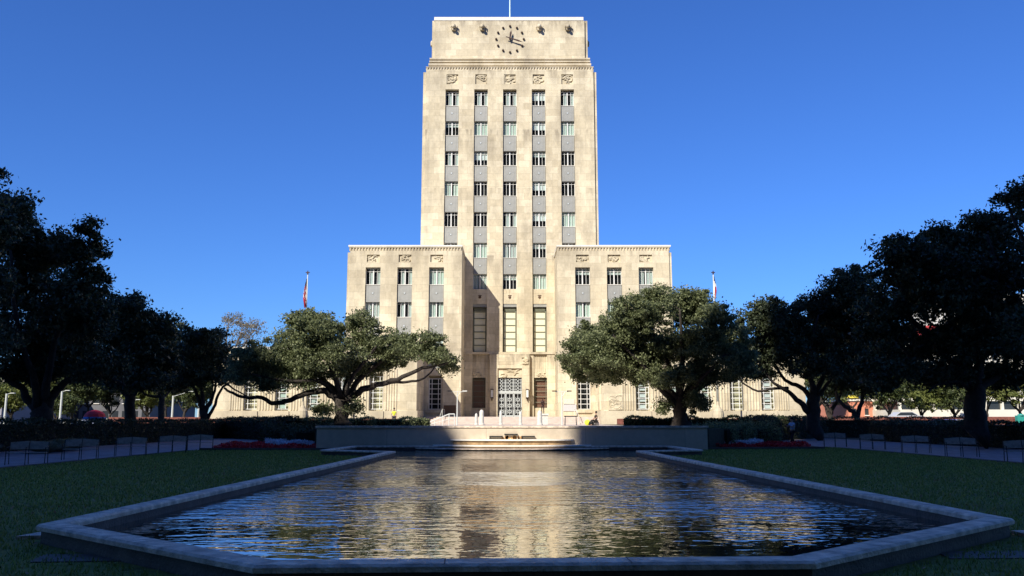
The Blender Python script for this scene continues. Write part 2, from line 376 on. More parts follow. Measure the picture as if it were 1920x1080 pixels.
# --- tower
w = MB()
w.box(X(-12.48), X(12.48), TY+1.3, TY+22, 0, zt(131))              # core
for s in (-1, 1):
    w.box(min(X(s*12.05), X(s*12.48)), max(X(s*12.05), X(s*12.48)), TY+.28, TY+1.3, 2, zt(131)-.25)
    w.box(min(X(s*9.23), X(s*12.05)), max(X(s*9.23), X(s*12.05)), TY, TY+1.3, 2, zt(131))
for s in (-1, 1):
    w.box(min(X(s*(bay+HW)), X(s*(2*bay-HW))), max(X(s*(bay+HW)), X(s*(2*bay-HW))), TY, TY+1.3, 2, topz)
    w.box(min(X(s*HW), X(s*(bay-HW))), max(X(s*HW), X(s*(bay-HW))), TY, TY+1.3, TP0-.2, topz)
w.box(X(-9.23), X(9.23), TY, TY+1.3, topz, zt(157)-.06)
w.box(X(-9.23), X(9.23), TY, TY+1.3, zt(140)+.06, zt(131))
rel = [-2*bay, -bay, 0, bay, 2*bay]
xs = [-9.23]+[x for r_ in rel for x in (r_-.83, r_+.83)]+[9.23]
for i in range(0, len(xs), 2): w.box(X(xs[i]), X(xs[i+1]), TY, TY+1.3, zt(157)-.06, zt(140)+.06)
HB(w, 'wall', ST)
# attic with the clock (its face stands a metre behind the tower front)
def za(py): return at(956, py, TY+1.0).z
w = MB(); w.box(X(-11.4), X(11.4), TY+1.35, TY+20, zt(131), za(37)); w.box(X(-11.0), X(10.95), TY+1.05, TY+1.35, za(108.4), za(38.5)); HB(w, 'attic', ST)
w = MB(); w.box(X(-11.1), X(10.8), TY+.98, TY+19.6, za(38.3), za(32)); HB(w, 'coping', STC)
w = MB()
for a, b_, d in ((za(112.6), za(109.8), .26), (za(117.8), za(115.2), .30), (za(124.6), za(120.6), .40)): w.box(X(-11.4-d), X(11.4+d), TY+1.0-d, TY+20.5, a, b_)
w.box(X(-11.42), X(11.42), TY+1.02, TY+20.45, za(124), za(109))
HB(w, 'cornice', STB)
def fluted_band(x0, x1, y, z0, z1, per=.4):
    w = MB(); n = int((x1-x0)/per); per = (x1-x0)/n
    w.box(x0, x1, y+.14, y+1.3, z0, z1); w.box(x0, x1, y-.02, y+.14, z1-.12, z1)
    for i in range(n):
        cx = x0+per*(i+.5); w.tube([(cx, y+.12, z0+.02), (cx, y+.12, z1-.121)], per*.33, 8)
    return w
HB(fluted_band(X(-12.1), X(12.1), TY+.02, zt(131), zt(124.7)-.005), 'fluted_band', STB)
# carved reliefs: deterministic scrolls of half-sunk tubes
def relief(x, y, z, wdt, h, seed, depth=.22, amp=1, cnt=9):
    r_ = random.Random(seed); w = MB()
    w.box(x-wdt/2, x+wdt/2, y+depth, y+depth+.08, z, z+h)
    for k_ in range(cnt):
        cx = x+(r_.random()-.5)*wdt*.7; cz = z+h*(.2+.6*r_.random()); rad = h*(.12+.25*r_.random()); a0 = r_.random()*6.28; sw = 1.5+r_.random()*3.5
        pts = []
        for i in range(8):
            a = a0+sw*i/7; q = rad*(1-.05*i)
            px_ = min(max(cx+q*1.5*math.cos(a), x-wdt/2+.07), x+wdt/2-.07); pz = min(max(cz+q*math.sin(a), z+.07), z+h-.07)
            pts.append((px_, y+depth-(.06+.04*r_.random())*amp, pz))
        w.tube(pts, [(.03+.06*math.sin(math.pi*(i+.5)/8))*amp for i in range(8)], 6)
    return w
for i, r_ in enumerate(rel): HB(relief(X(r_), TY, zt(157)-.06, 1.66, zt(140)-zt(157)+.12, i+1), 'relief_panel', ST)
# clock
clk = empty('clock', (0, 0, 0), 'x', 'x'); del clk['label']; del clk['category']; bpy.data.objects.remove(clk)
CX, CYc, CZc = X(0.02), TY+1.05, at(956.7, 73.9, TY+1.05).z
RAD = 25.8*.0781
w = MB().tube([(CX, CYc-.5, CZc), (CX, CYc+.02, CZc)], .13, 12)
clk = HB(w, 'clock', BRZ)
for i in range(12):
    a = math.pi*2*i/12
    w = MB().ball((CX+RAD*math.sin(a), CYc-.12, CZc+RAD*math.cos(a)), .17, 10, 6); HB(w, 'hour_stud', BRZ, clk, smooth=True)
def hand(a, l, wd, tail, y):
    d = Vector((math.sin(a), 0, math.cos(a))); n_ = Vector((math.cos(a), 0, -math.sin(a))); c = Vector((CX, y, CZc))
    pts = [c-d*tail-n_*wd*.5, c-d*tail+n_*wd*.5, c+n_*wd*.55, c+d*l*.65+n_*wd*.9, c+d*l, c+d*l*.65-n_*wd*.9, c-n_*wd*.55]
    return MB().prism([(p.x, p.z) for p in pts], y-.03, y+.03, axis='y')
HB(hand(R(9), 1.25, .17, .25, CYc-.42), 'hour_hand', BRZ, clk); HB(hand(R(109), 2.0, .13, .6, CYc-.5), 'minute_hand', BRZ, clk)
# projecting carved heads on the attic
for px in (851, 904.5, 1011, 1064.5):
    p = at(px, 54, TY+1.05); w = MB()
    w.ball((p.x, p.y-.25, p.z+.25), .42, 10, 7, (.85, 1.1, .9)); w.ball((p.x, p.y-.75, p.z), .3, 10, 6, (.8, 1, .8))
    w.tube([(p.x-.25, p.y-.1, p.z+.35), (p.x-.5, p.y-.35, p.z+.2), (p.x-.42, p.y-.55, p.z-.05)], [.13, .11, .05], 7)
    w.tube([(p.x+.25, p.y-.1, p.z+.35), (p.x+.5, p.y-.35, p.z+.2), (p.x+.42, p.y-.55, p.z-.05)], [.13, .11, .05], 7)
    w.box(p.x-.3, p.x+.3, p.y-.45, p.y, p.z-.35, p.z-.05)
    HB(w, 'carved_head', STB)
for s in (-1, 1):
    w = MB().ball((X(s*11.5), TY+4, za(64)), .42, 10, 6, (1, .8, 1)); w.box(X(s*11.6)-.25, X(s*11.6)+.25, TY+3.7, TY+4.3, za(64)-.5, za(64)-.2); HB(w, 'carved_head', STB)
w = MB().tube([(X(0), TY+5, za(33)), (X(0), TY+5, za(33)+9)], [.11, .06], 10); w.ball((X(0), TY+5, za(33)+9.1), .16)
HB(w, 'roof_flagpole', simple('pale_pole', (.62, .80, .80), .35))
# --- windows: frame + pane + blind, made once per kind, copied
WIN = {}
WHh = 2.16
def upper_window(kind):
    w = MB(); hw = .97; h = WHh
    w.box(-hw, hw, 0, .08, 0, .07); w.box(-hw, hw, 0, .08, h-.06, h)
    for x in (-hw, hw-.06): w.box(x, x+.06, 0, .08, .07, h-.06)
    w.box(-.075, .075, -.05, .08, .07, h-.06)
    for x in (-.50, .46): w.box(x, x+.045, -.01, .07, .07, h-.06)
    w.box(-.92, .92, -.015, .065, h*.80, h*.80+.04)
    fr_ = w.build('window', WHT)
    MB().quad((-hw+.03, .075, .03), (hw-.03, .075, .03), (hw-.03, .075, h-.03), (-hw+.03, .075, h-.03)).build('pane', GLASS, fr_)
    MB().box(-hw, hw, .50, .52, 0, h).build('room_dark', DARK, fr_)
    def strip(xs, z0, z1, mat):
        for a, b_ in xs:
            w = MB(); n = max(2, int((b_-a)/.12))
            for i in range(n):
                xa = a+(b_-a)*i/n; xb = a+(b_-a)*(i+1)/n; ya, yb = (.10, .14) if i % 2 else (.14, .10)
                w.quad((xa, ya, z0), (xb, yb, z0), (xb, yb, z1), (xa, ya, z1))
            w.build('curtain', mat, fr_)
    if kind == 'curtain': strip([(-.92, -.5), (-.44, -.12), (.3, .92)], .05, h-.08, CURT)
    if kind == 'sides': strip([(-.55, -.12), (.45, .92)], .05, h-.08, CURG)
    if kind == 'half': strip([(-.92, .92)], h*.42, h-.08, CURW)
    if kind == 'top': strip([(-.92, .92)], h*.62, h-.08, CURG)
    if kind == 'full': strip([(-.92, -.1), (.1, .92)], .05, h-.08, CURT)
    if kind == 'grey': strip([(-.92, -.2), (.15, .92)], .05, h-.08, CURG)
    return fr_
def put(proto_key, maker, x, y, z):
    loc = (x-B[0], y-B[1], z-B[2])
    if proto_key not in WIN:
        WIN[proto_key] = maker(); WIN[proto_key].parent = hall; WIN[proto_key].location = loc; return WIN[proto_key]
    return inst(WIN[proto_key], hall, loc)
def spandrel():
    hw = .93; h = 2.24; w = MB(); r_ = .12
    pts = [(-hw, 0), (hw, 0), (hw, h-r_), (hw-r_*.3, h-r_*.3), (hw-r_, h), (-hw+r_, h), (-hw+r_*.3, h-r_*.3), (-hw, h-r_)]
    w.prism(pts, 0, .3, axis='y')
    for x in (-.66, -.56, .56, .66): w.box(x-.02, x+.02, -.008, -.0005, .1, h-.12)
    o = w.build('spandrel', ALU)
    st = [(.17*(1 if i % 2 == 0 else .42)*math.sin(math.pi*i/5), h*.52+.17*(1 if i % 2 == 0 else .42)*math.cos(math.pi*i/5)) for i in range(10)]
    MB().prism(st, -.05, -.0005, axis='y').build('star', SILV, o)
    MB().box(-hw+.02, hw-.02, -.06, .28, h+.001, h+.06).build('sill', STC, o)
    return o
K = ['curtain', 'sides', 'half', 'full', 'top', 'dark', 'grey']
rows_t = [(167.3, 197.2), (223.9, 253.2), (280.1, 309.8), (336.7, 366.7), (394.2, 424.4), (452, 482.8), (510.3, 540.8)]
grid = ['sides sides sides half sides', 'top full full half full', 'sides half dark top dark', 'curtain dark dark half dark', 'dark dark sides half full', 'dark full top dark dark', 'dark dark dark curtain dark']
grid[5] = 'dark full grey top dark'; grid[6] = 'dark grey top full dark'
tz0 = zt(197.2); pitch = (zt(197.2)-zt(482.8))/5
WY_in = .52
for r_ in range(7):
    zb = tz0-pitch*r_; ks = grid[r_].split()
    for c in range(5):
        if r_ >= 6 and c in (0, 4): continue
        put(('u', ks[c]), (lambda kk=ks[c]: upper_window(kk)), X((c-2)*bay), TY+WY_in, zb)
        if r_ < 6 and not (r_ == 5 and c in (0, 4)):
            put('sp', spandrel, X((c-2)*bay), TY+.2, zb-2.24-.06)
# sill/stone panel below the seventh row with small emblem, then the tall windows
zb = tz0-pitch*6
def tallwin(lit):
    hw = .92; h = zt(575)-TP0-.1; w = MB()
    for x in (-hw, hw-.16): w.box(x, x+.16, 0, .12, 0, h)
    w.box(-hw, hw, 0, .12, h-.42, h); n = 6
    for i in range(7): zz = (h-.42)*i/6.2; w.box(-hw+.16, hw-.16, .01, .10, zz, zz+.09)
    for i in range(9): w.box(-.8+i*.19, -.72+i*.19, -.05, -.001, h-.36, h-.08)
    o = w.build('tall_window', simple('verdigris_frame', (.16, .17, .12), .6) if 'verdigris_frame' not in MATS else MATS['verdigris_frame'])
    MB().box(-hw+.1, hw-.1, .105, .118, 0, h-.3).build('pane', CREAM, o)
    return o
for c in (-1, 0, 1):
    w = MB(); x = X(c*bay)
    w.box(x-HW, x+HW, TY+.22, TY+.9, zt(569.4), zb-.001); w.box(x-.16, x-.06, TY+.18, TY+.2195, zt(569.4)+.3, zb-.05); w.box(x+.5, x+.54, TY+.19, TY+.2195, zt(569.4)+.1, zb-.05); w.box(x-.54, x-.5, TY+.19, TY+.2195, zt(569.4)+.1, zb-.05)
    pn = HB(w, 'carved_panel', ST)
    w = MB(); w.ball((x, TY+.18, (zb+zt(569.4))/2-.1), .2, 8, 5, (1, .4, 1)); w.box(x-.25, x+.25, TY+.15, TY+.2, (zb+zt(569.4))/2+.12, (zb+zt(569.4))/2+.2); HB(w, 'emblem', BROWN, pn)
    HB(MB().box(x-HW+.001, x+HW-.001, TY+.3, TY+.9, zt(575), zt(569.4)-.001), 'lintel', ALU)
    put('tall', lambda: tallwin(True), x, TY+.62, TP0)
# ledge, base wall
zb0 = zt(664)
w = MB(); w.box(X(-6.25), X(6.25), TY-.12, TY+1.3, zb0, TP0-.005); HB(w, 'ledge', STB)
pz = zt(707)
sx0, sx1 = 3.28, 5.2
for s in (-1, 1):
    w = MB()
    for a, b_ in ((sx1, 6.6), (2.2, sx0)): w.box(min(X(s*a), X(s*b_)), max(X(s*a), X(s*b_)), TY+.1, TY+1.3, 1.9, zb0)
    a, b_ = min(X(s*sx0), X(s*sx1)), max(X(s*sx0), X(s*sx1))
    w.box(a, b_, TY+.3, TY+1.3, zt(700), zb0); w.box(a, b_, TY+.45, TY+1.3, 1.9, zt(765))
    for i in range(7): xx = a+(b_-a)*(i+.5)/7; w.box(xx-.05, xx+.05, TY+.24, TY+.2995, zt(698), zb0-.2)
    HB(w, 'base_wall', ST)
PX = 2.7; PY = TY-.55; pt = zt(664.5)
w = MB()
dz1 = zt(708.5); dx = 1.66
w.box(X(-PX), X(-dx), PY, TY+.1, 1.9, pt); w.box(X(dx), X(PX), PY, TY+.1, 1.9, pt); w.box(X(-dx), X(dx), PY, TY+.1, zt(691), pt); w.box(X(-dx), X(dx), PY+.3, TY+.1, dz1, zt(691))
for i in range(14): xx = X(-1.6)+i*.17; w.box(xx, xx+.08, PY-.05, PY-.001, zt(684), zt(670)) if i not in (13,) else None
por = HB(w, 'portal', ST)
HB(relief(X(0), PY+.06, dz1+.02, 3.3, zt(692)-dz1, 31, .22), 'relief_panel', ST, por)
HB(relief(X(2.05), PY-.25, zt(684), 1.0, 1.05, 35, .2), 'relief_panel', ST, por)
for s in (-1, 1): HB(relief(X(s*4.24), TY+.07, zt(708), 1.9, .75, 40+s, .2), 'relief_panel', ST)
# side windows of the entrance
def sidewin():
    hw = .95; h = zt(709)-zt(765); w = MB()
    for x in (-hw, hw-.1): w.box(x, x+.1, 0, .1, 0, h)
    for x in (-.72, .68): w.box(x, x+.04, .01, .08, 0, h)
    for i in range(6): zz = h*(i)/5.4; w.box(-hw+.1, hw-.1, .012, .09, zz, zz+.07)
    for i in range(8): w.box(-.85+i*.22, -.75+i*.22, -.04, -.001, h-.15, h-.02)
    o = w.build('entrance_window', MATS['verdigris_frame']); MB().quad((-hw+.05, .095, 0), (hw-.05, .095, 0), (hw-.05, .095, h), (-hw+.05, .095, h)).build('pane', GLASS, o)
    MB().box(-hw+.05, hw-.05, .3, .32, 0, h).build('curtain', MAUVE, o)
    return o
for s in (-1, 1): put('side', sidewin, X(s*4.24), TY+.55, zt(765))
# grille and doors
w = MB(); z0g, z1g = zt(735)+.12, dz1; yb = PY+.5; n = 3
for i in range(4): x = X(-dx)+i*2*dx/3; w.box(x-.05, x+.05, yb-.03, yb+.09, z0g, z1g)
for i in range(3):
    for j in range(4):
        cx = X(-dx)+(i+.5)*2*dx/3; cz = z0g+(j+.5)*(z1g-z0g)/4; w.ring(cx, cz, yb, yb+.05, .2, .13, 12)
        w.box(cx-.025, cx+.025, yb+.005, yb+.045, cz+.2, cz+(z1g-z0g)/8); w.box(cx-.025, cx+.025, yb+.005, yb+.045, cz-(z1g-z0g)/8, cz-.2)
        for q in (-1, 1): w.box(cx+q*.36-.03, cx+q*.36+.03, yb+.005, yb+.045, cz-.2, cz+.2); w.box(cx+min(q*.2, q*.5), cx+max(q*.2, q*.5), yb+.01, yb+.04, cz-.02, cz+.02)
w.box(X(-dx), X(dx), yb-.05, yb+.1, z0g-.25, z0g-.001)
HB(w, 'door_grille', SILV, por)
HB(MB().box(X(-dx), X(dx), yb+.25, yb+.27, 1.95, dz1), 'door_dark', DARK, por)
for i in range(3):
    cx = X(-dx)+(i+.5)*2*dx/3; z1 = z0g-.26; z0 = 2.02; w = MB(); hw = dx/3-.02
    for x in (cx-hw, cx+hw-.1): w.box(x, x+.1, yb, yb+.07, z0, z1)
    w.box(cx-hw+.1, cx+hw-.1, yb, yb+.07, z1-.12, z1-.001); w.box(cx-hw+.1, cx+hw-.1, yb, yb+.07, z0, z0+.25)
    for zc in (z0+.75, z0+1.55, z0+2.35):
        w.ring(cx, zc, yb+.01, yb+.05, .26, .18, 12)
        for q in (-1, 1): w.box(cx+q*.3-.02, cx+q*.3+.02, yb+.012, yb+.048, zc-.34, zc+.34)
    w.box(cx-.03, cx+.03, yb+.012, yb+.048, z0+.26, z1-.13)
    d = HB(w, 'door', SILV, por); HB(MB().tube([(cx+hw-.06, yb-.06, z0+1.0), (cx+hw-.06, yb-.06, z0+1.35)], .02, 6), 'handle', BRZ, d)
# wall lanterns beside the door
for s in (-1, 1):
    x = X(s*2.38); z0 = zt(748); z1 = zt(730); w = MB().box(x-.2, x+.2, PY-.45, PY-.001, z0+.1, z0+.2); w.box(x-.2, x+.2, PY-.45, PY-.001, z1-.1, z1)
    for a in (-.2, .16): w.box(x+a, x+a+.04, PY-.45, PY-.41, z0, z1)
    w.box(x-.06, x+.06, PY-.3, PY-.001, z0-.25, z0+.1)
    l = HB(w, 'wall_lantern', BRZ); HB(MB().box(x-.15, x+.15, PY-.40, PY-.05, z0+.2, z1-.1), 'glass', GLW, l)

# --- front blocks (wings)
wz1 = zw(460); tw = zw(501)
wpitch = (zw(533)-zw(594.2)); wz0 = zw(533)
cols_w = [9.5, 13.63, 17.76]
kw = {-1: ['full sides sides', 'curtain sides grey', 'half half full'], 1: ['top top grey', 'curtain curtain half', 'full sides grey']}
for s in (-1, 1):
    a, b_ = 6.2, 21.15
    w = MB()
    def bx(p, q, *r_): w.box(min(X(s*p), X(s*q)), max(X(s*p), X(s*q)), *r_)
    bx(a, b_, WY+1.3, WY+24, 0, zw(470)); bx(b_-.35, b_, WY+.2, WY+1.3, 2, zw(470)-.2)
    edges = [a]+[v_ for c in cols_w for v_ in (c-HW, c+HW)]+[b_-.35]
    for i in range(0, len(edges), 2): bx(edges[i], edges[i+1], WY, WY+1.3, 1.1, tw)
    bx(a, b_-.35, WY, WY+1.3, tw, zw(491)-.04); bx(a, b_-.35, WY, WY+1.3, zw(478)+.04, zw(470))
    e2 = [a]+[v_ for c in cols_w for v_ in (c-.83, c+.83)]+[b_-.35]
    for i in range(0, len(e2), 2): bx(e2[i], e2[i+1], WY, WY+1.3, zw(491)-.04, zw(478)+.04)
    for c in cols_w:      # wall between storeys under the third window and at the ground floor
        bx(c-HW, c+HW, WY+.2, WY+1.3, zw(704), wz0-wpitch*2-2.35)
        bx(c-HW, c+HW, WY+.12, WY+1.3, 1.1, zw(768))
        bx(c-HW-.1, c+HW+.1, WY-.1, WY+.119, zw(769.5)-.3, zw(769.5))
    HB(w, 'front_block', ST)
    for i, c in enumerate(cols_w):
        HB(relief(X(s*c), WY, zw(491)-.04, 1.66, zw(478)-zw(491)+.08, 50+i+10*s, .22), 'relief_panel', ST)
        for r_ in range(3):
            k_ = kw[s][i].split()[r_] if False else kw[s][r_].split()[i]
            put(('u', k_), (lambda kk=k_: upper_window(kk)), X(s*c), WY+WY_in, wz0-wpitch*r_)
            put('sp', spandrel, X(s*c), WY+.2, wz0-wpitch*r_-2.3)
    HB(fluted_band(min(X(s*(a+.0)), X(s*(b_-.2))), max(X(s*(a+.0)), X(s*(b_-.2))), WY+.02, zw(470), zw(462.5), .38), 'fluted_band', STB)
    w = MB(); bx(a-.05, b_-.1, WY-.05, WY+24, zw(462.5)+.002, zw(459.5)); HB(w, 'coping', STC)
# --- low wings
lz1 = zl(655)
cols_l = [15.75, 19.45, 23.15, 26.85, 30.55]
LH = zl(705)-zl(767.5)
def lowwin(v):
    hw = .80; h = LH; w = MB()
    for x in (-hw, hw-.07): w.box(x, x+.07, 0, .1, 0, h)
    for x in (-.44, .37): w.box(x, x+.07, .002, .09, 0, h)
    for i in range(7): zz = (h-.07)*i/6; w.box(-hw+.07, hw-.07, -.003, .085, zz, zz+.07)
    o = w.build('window', WHT); MB().quad((-hw+.03, .09, 0), (hw-.03, .09, 0), (hw-.03, .09, h), (-hw+.03, .09, h)).build('pane', GLASS, o)
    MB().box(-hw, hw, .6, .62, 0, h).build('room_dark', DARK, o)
    if v:
        w = MB()
        for i in range(6):
            zz = h*i/6+(.12 if (i+v) % 2 else .26); w.box(-.36, .36, .14, .15, zz, h*(i+1)/6-.02)
        w.build('blind', [CURW, CURG, CURT][v-1], o)
    return o
for s in (-1, 1):
    w = MB()
    bx(11.45, 34.95, LY+.9, LY+20, 0, lz1); bx(10.95, 11.45, LY+.9, WY-.01, 0, lz1)
    edges = [10.95]+[v_ for c in cols_l for v_ in (c-.82, c+.82)]+[34.95]
    for i in range(0, len(edges), 2): bx(edges[i], edges[i+1], LY, LY+.9, zl(770), zl(700))
    bx(10.95, 34.95, LY, LY+.9, zl(700), lz1)
    HB(w, 'low_wing', ST)
    w = MB(); bx(10.80, 35.15, LY-.14, LY+.9, .9, zl(770)-.0); bx(10.83, 10.949, LY+.9, WY-.01, .9, zl(770)-.01)
    for c in cols_l: bx(c-.95, c+.95, LY-.26, LY-.141, 1.2, zl(770)-.05)
    HB(w, 'plinth', STP)
    w = MB()            # flutes
    for i in range(4):
        a0, b0 = cols_l[i]+1.0, cols_l[i+1]-1.0
        n = 5
        for q in range(n): xx = a0+(b0-a0)*(q+.5)/n; xs_ = X(s*xx); w.tube([(xs_, LY+.03, zl(769)), (xs_, LY+.03, zl(692))], .13, 8)
    for a0, b0 in ((13.2, 14.7), (31.6, 33.0)):
        for q in range(5): xx = a0+(b0-a0)*(q+.5)/5; xs_ = X(s*xx); w.tube([(xs_, LY+.03, zl(769)), (xs_, LY+.03, zl(692))], .13, 8)
    HB(w, 'fluting', ST); w = MB()
    for q in range(7): yy = LY+1.2+q*1.0; w.box(X(s*10.95)-(.08 if s > 0 else 0), X(s*10.95)+(.08 if s < 0 else 0), yy, yy+.35, zl(769), zl(692))
    HB(w, 'side_fluting', ST)
    w = MB(); bx(10.85, 35.05, LY-.08, LY+20.1, lz1+.001, lz1+.3); bx(10.9, 34.98, LY-.05, LY-.001, lz1-.9, lz1-.7); HB(w, 'coping', STC)
    for i, c in enumerate(cols_l): put(('l', (i+(s > 0)) % 4), (lambda vv=(i+(s > 0)) % 4: lowwin(vv)), X(s*c), LY+.42, zl(767.5))
    put(('l', 0), lambda: lowwin(0), X(s*9.5), WY+.42, zw(767.5))
    w = MB(); xa, xb = sorted((X(s*(9.5-.98)), X(s*(9.5-.8)))); 
    c = 9.5
    bx(c-HW, c-.8, WY+.3, WY+1.3, zw(768), zw(704)); bx(c+.8, c+HW, WY+.3, WY+1.3, zw(768), zw(704)); HB(w, 'window_reveal', ST)
# notice boards on the blocks
HB(MB().box(at(835, 0, WY).x*1, at(857, 0, WY).x, WY-.06, WY-.001, zw(776), zw(760)), 'notice_board', BROWN) if False else None
def xw(px): return (px-960)/F*111.3
HB(MB().box(xw(835), xw(857), WY-.08, WY-.001, zw(776.5), zw(760)), 'notice_board', BROWN)
HB(MB().box(xw(1054), xw(1078), WY-.08, WY-.001, zw(771), zw(758.5)), 'notice_board', simple('grey_board', (.50, .49, .50), .6, noise=.05))
HB(MB().box(xw(1055), xw(1075), WY-.08, WY-.001, zw(757.5), zw(748)), 'notice_board', simple('stone_tablet', (.60, .57, .48), .7, noise=.3, nscale=12))
xl = lambda px: (px-960)/F*103
HB(relief((xl(1137)+xl(1163))/2, LY-.25, zl(769), xl(1163)-xl(1137), zl(740)-zl(769), 77, .14, .35, 16), 'relief_panel', ST)
HB(MB().box(xl(1405), xl(1417), LY-.30, LY-.2605, zl(783), zl(778.5)), 'vent', IRON)

# ------------------------------------------------------------------ trees
def np_mesh(name, verts, nq, mat, parent=None, base=(0, 0, 0), k=4):
    me = bpy.data.meshes.new(name); nv = len(verts)
    me.vertices.add(nv); me.vertices.foreach_set('co', (verts-np.array(base, dtype=np.float32)).astype(np.float32).ravel())
    me.loops.add(nv); me.loops.foreach_set('vertex_index', np.arange(nv, dtype=np.int32))
    me.polygons.add(nq); me.polygons.foreach_set('loop_start', np.arange(0, nv, k, dtype=np.int32)); me.polygons.foreach_set('loop_total', np.full(nq, k, dtype=np.int32))
    me.materials.append(mat); me.update(calc_edges=True)
    o = bpy.data.objects.new(name, me); col.objects.link(o)
    if parent: o.parent = parent
    return o
def leaves(rng, centers, rad, per, size, flat=.6, sizevar=.35, upbias=.5):
    """centers (n,3), rad (n,) -> quads"""
    n = len(centers); c = np.repeat(centers, per, 0); r_ = np.repeat(rad, per)
    d = rng.normal(size=(n*per, 3)); d /= np.linalg.norm(d, axis=1)[:, None]
    q = rng.random(n*per)**.55*(1+.55*(rng.random(n*per) < .14)*rng.random(n*per))
    p = c+d*(r_*q)[:, None]*np.array([1, 1, flat])
    a = rng.normal(size=(n*per, 3)); a /= np.linalg.norm(a, axis=1)[:, None]
    nn = rng.normal(size=(n*per, 3))*.8+np.array([0, 0, upbias]); b_ = np.cross(a, nn); b_ /= (np.linalg.norm(b_, axis=1)[:, None]+1e-6)
    s = size*(1+sizevar*rng.normal(size=(n*per, 1))).clip(.4, 2)
    v = np.empty((n*per, 4, 3)); v[:, 0] = p-a*s*.5; v[:, 1] = p+b_*s*.28; v[:, 2] = p+a*s*.5; v[:, 3] = p-b_*s*.28
    return v.reshape(-1, 3)
def smooth_path(pts, n=4):
    out = []
    P = [Vector(p) for p in pts]
    for i in range(len(P)-1):
        p0, p1, p2, p3 = P[max(i-1, 0)], P[i], P[i+1], P[min(i+2, len(P)-1)]
        for j in range(n):
            t = j/n; out.append(.5*((2*p1)+(p2-p0)*t+(2*p0-5*p1+4*p2-p3)*t*t+(3*p1-p0-3*p2+p3)*t**3))
    out.append(P[-1]); return out
def tree(name, label, base, limbs, lobes, leafmat_, per=110, size=.2, clump=.75, dens=1.0, seed=1, group=None, bark=None, twigs=True, trunk_r=.4, cat='tree', flat=.6):
    """limbs: list of (points, r0, r1). lobes: (cx,cy,cz,rx,ry,rz)"""
    rng = np.random.default_rng(seed); rd = random.Random(seed)
    root = empty(name, base, label, cat, group)
    w = MB(); nodes = []
    for pts, r0, r1 in limbs:
        sp = smooth_path(pts, 4); m_ = len(sp)
        rr_ = [r0+(r1-r0)*(i/(m_-1))**.8 for i in range(m_)]
        if pts[0][2] - base[2] < .3: rr_[0] *= 1.55; rr_[1] *= 1.15
        sp = [p+Vector((rd.uniform(-1, 1), rd.uniform(-1, 1), rd.uniform(-1, 1)))*min(.1, rr_[i]*.35) for i, p in enumerate(sp)]
        w.tube(sp, rr_, 9)
        for i in range(m_//3, m_): nodes.append((sp[i], rr_[i]))
    cs = []
    for lb in lobes:
        cx, cy, cz, rx, ry, rz = lb[:6]
        area = 4*math.pi*((rx*ry)**1.6/3+(rx*rz)**1.6/3+(ry*rz)**1.6/3)**(1/1.6)
        n = max(4, int(area*dens*(.85 if leafmat_ is LEAFD else .55 if leafmat_ is LEAF else .4)/(clump*clump)))
        d = rng.normal(size=(n, 3)); d /= np.linalg.norm(d, axis=1)[:, None]
        q = 1-.8*rng.random(n)**1.25
        P = np.array([cx, cy, cz])+d*q[:, None]*np.array([rx, ry, rz]); cs.append(P)
    cs = np.concatenate(cs)
    rad = clump*(.42+1.0*rng.random(len(cs))**1.3)
    NP = np.array([tuple(p) for p, _ in nodes]); 
    if twigs:
        sub = []
        order = np.argsort([np.min(np.linalg.norm(NP-c, axis=1)) for c in cs])
        pool = [(p, r_) for p, r_ in nodes]; arr = NP.copy()
        for idx in order:
            c = Vector(cs[idx]); dist = np.linalg.norm(arr-cs[idx], axis=1); j = int(np.argmin(dist)); p, r_ = pool[j]
            L_ = (c-p).length
            if L_ < .15: continue
            r0 = min(r_*.6, .02+.022*L_); mid = (p+c)/2+Vector((rd.uniform(-.15, .15), rd.uniform(-.15, .15), rd.uniform(-.05, .12)))*L_
            q1 = p.lerp(mid, .5)+Vector((rd.uniform(-.05, .05), rd.uniform(-.05, .05), rd.uniform(-.05, .05)))*L_
            w.tube([p, q1, mid, c], [r0, r0*.85, r0*.7, max(.012, r0*.35)], 5, cap=False)
            pool += [(mid, r0*.7), (c, r0*.45)]; arr = np.concatenate([arr, np.array([tuple(mid), tuple(c)])])
    w.build('trunk', bark or BARK, root, base, smooth=True)
    v = leaves(rng, cs, rad, per, size, flat)
    np_mesh('crown', v, len(v)//4, leafmat_, root, base)
    return root
def pxl(Y, lobes, dy=None, k=.85):
    """lobes given as picture measurements at distance Y, turned into metres"""
    out = []
    for i, (px, py, rx, ry) in enumerate(lobes):
        yy = Y+((i*37) % 5-2)*1.1 if dy is None else Y+dy[i]
        p = at(px, py, yy); s = Y/F; out.append((p.x, yy, p.z, rx*s, min(rx*s*k, 4.2), ry*s))
    return out
def pxp(Y, pts, dd=0):
    n = len(pts); return [tuple(at(px, py, Y+dd*i/(n-1))) for i, (px, py) in enumerate(pts)]
def auto_limbs(base, h, lobes, r, seed, fork=.35, lean=0):
    rd = random.Random(seed); b_ = Vector(base); fk = b_+Vector((lean, rd.uniform(-.3, .3), h*fork))
    L_ = [([tuple(b_), tuple(b_.lerp(fk, .5)+Vector((rd.uniform(-.1, .1), 0, 0))), tuple(fk)], r, r*.8)]
    for lb in lobes:
        c = Vector(lb[:3]); c.z -= lb[5]*.2
        m1 = fk.lerp(c, .4)+Vector((0, 0, -.06*(c-fk).length+rd.uniform(-.3, .3))); m2 = fk.lerp(c, .75)+Vector((rd.uniform(-.4, .4), rd.uniform(-.4, .4), rd.uniform(-.3, .3)))
        L_.append(([tuple(fk-Vector((0, 0, .2))), tuple(m1), tuple(m2), tuple(c)], r*.5, .05))
    return L_
OAK = 'live oaks lining both sides of the lawn'
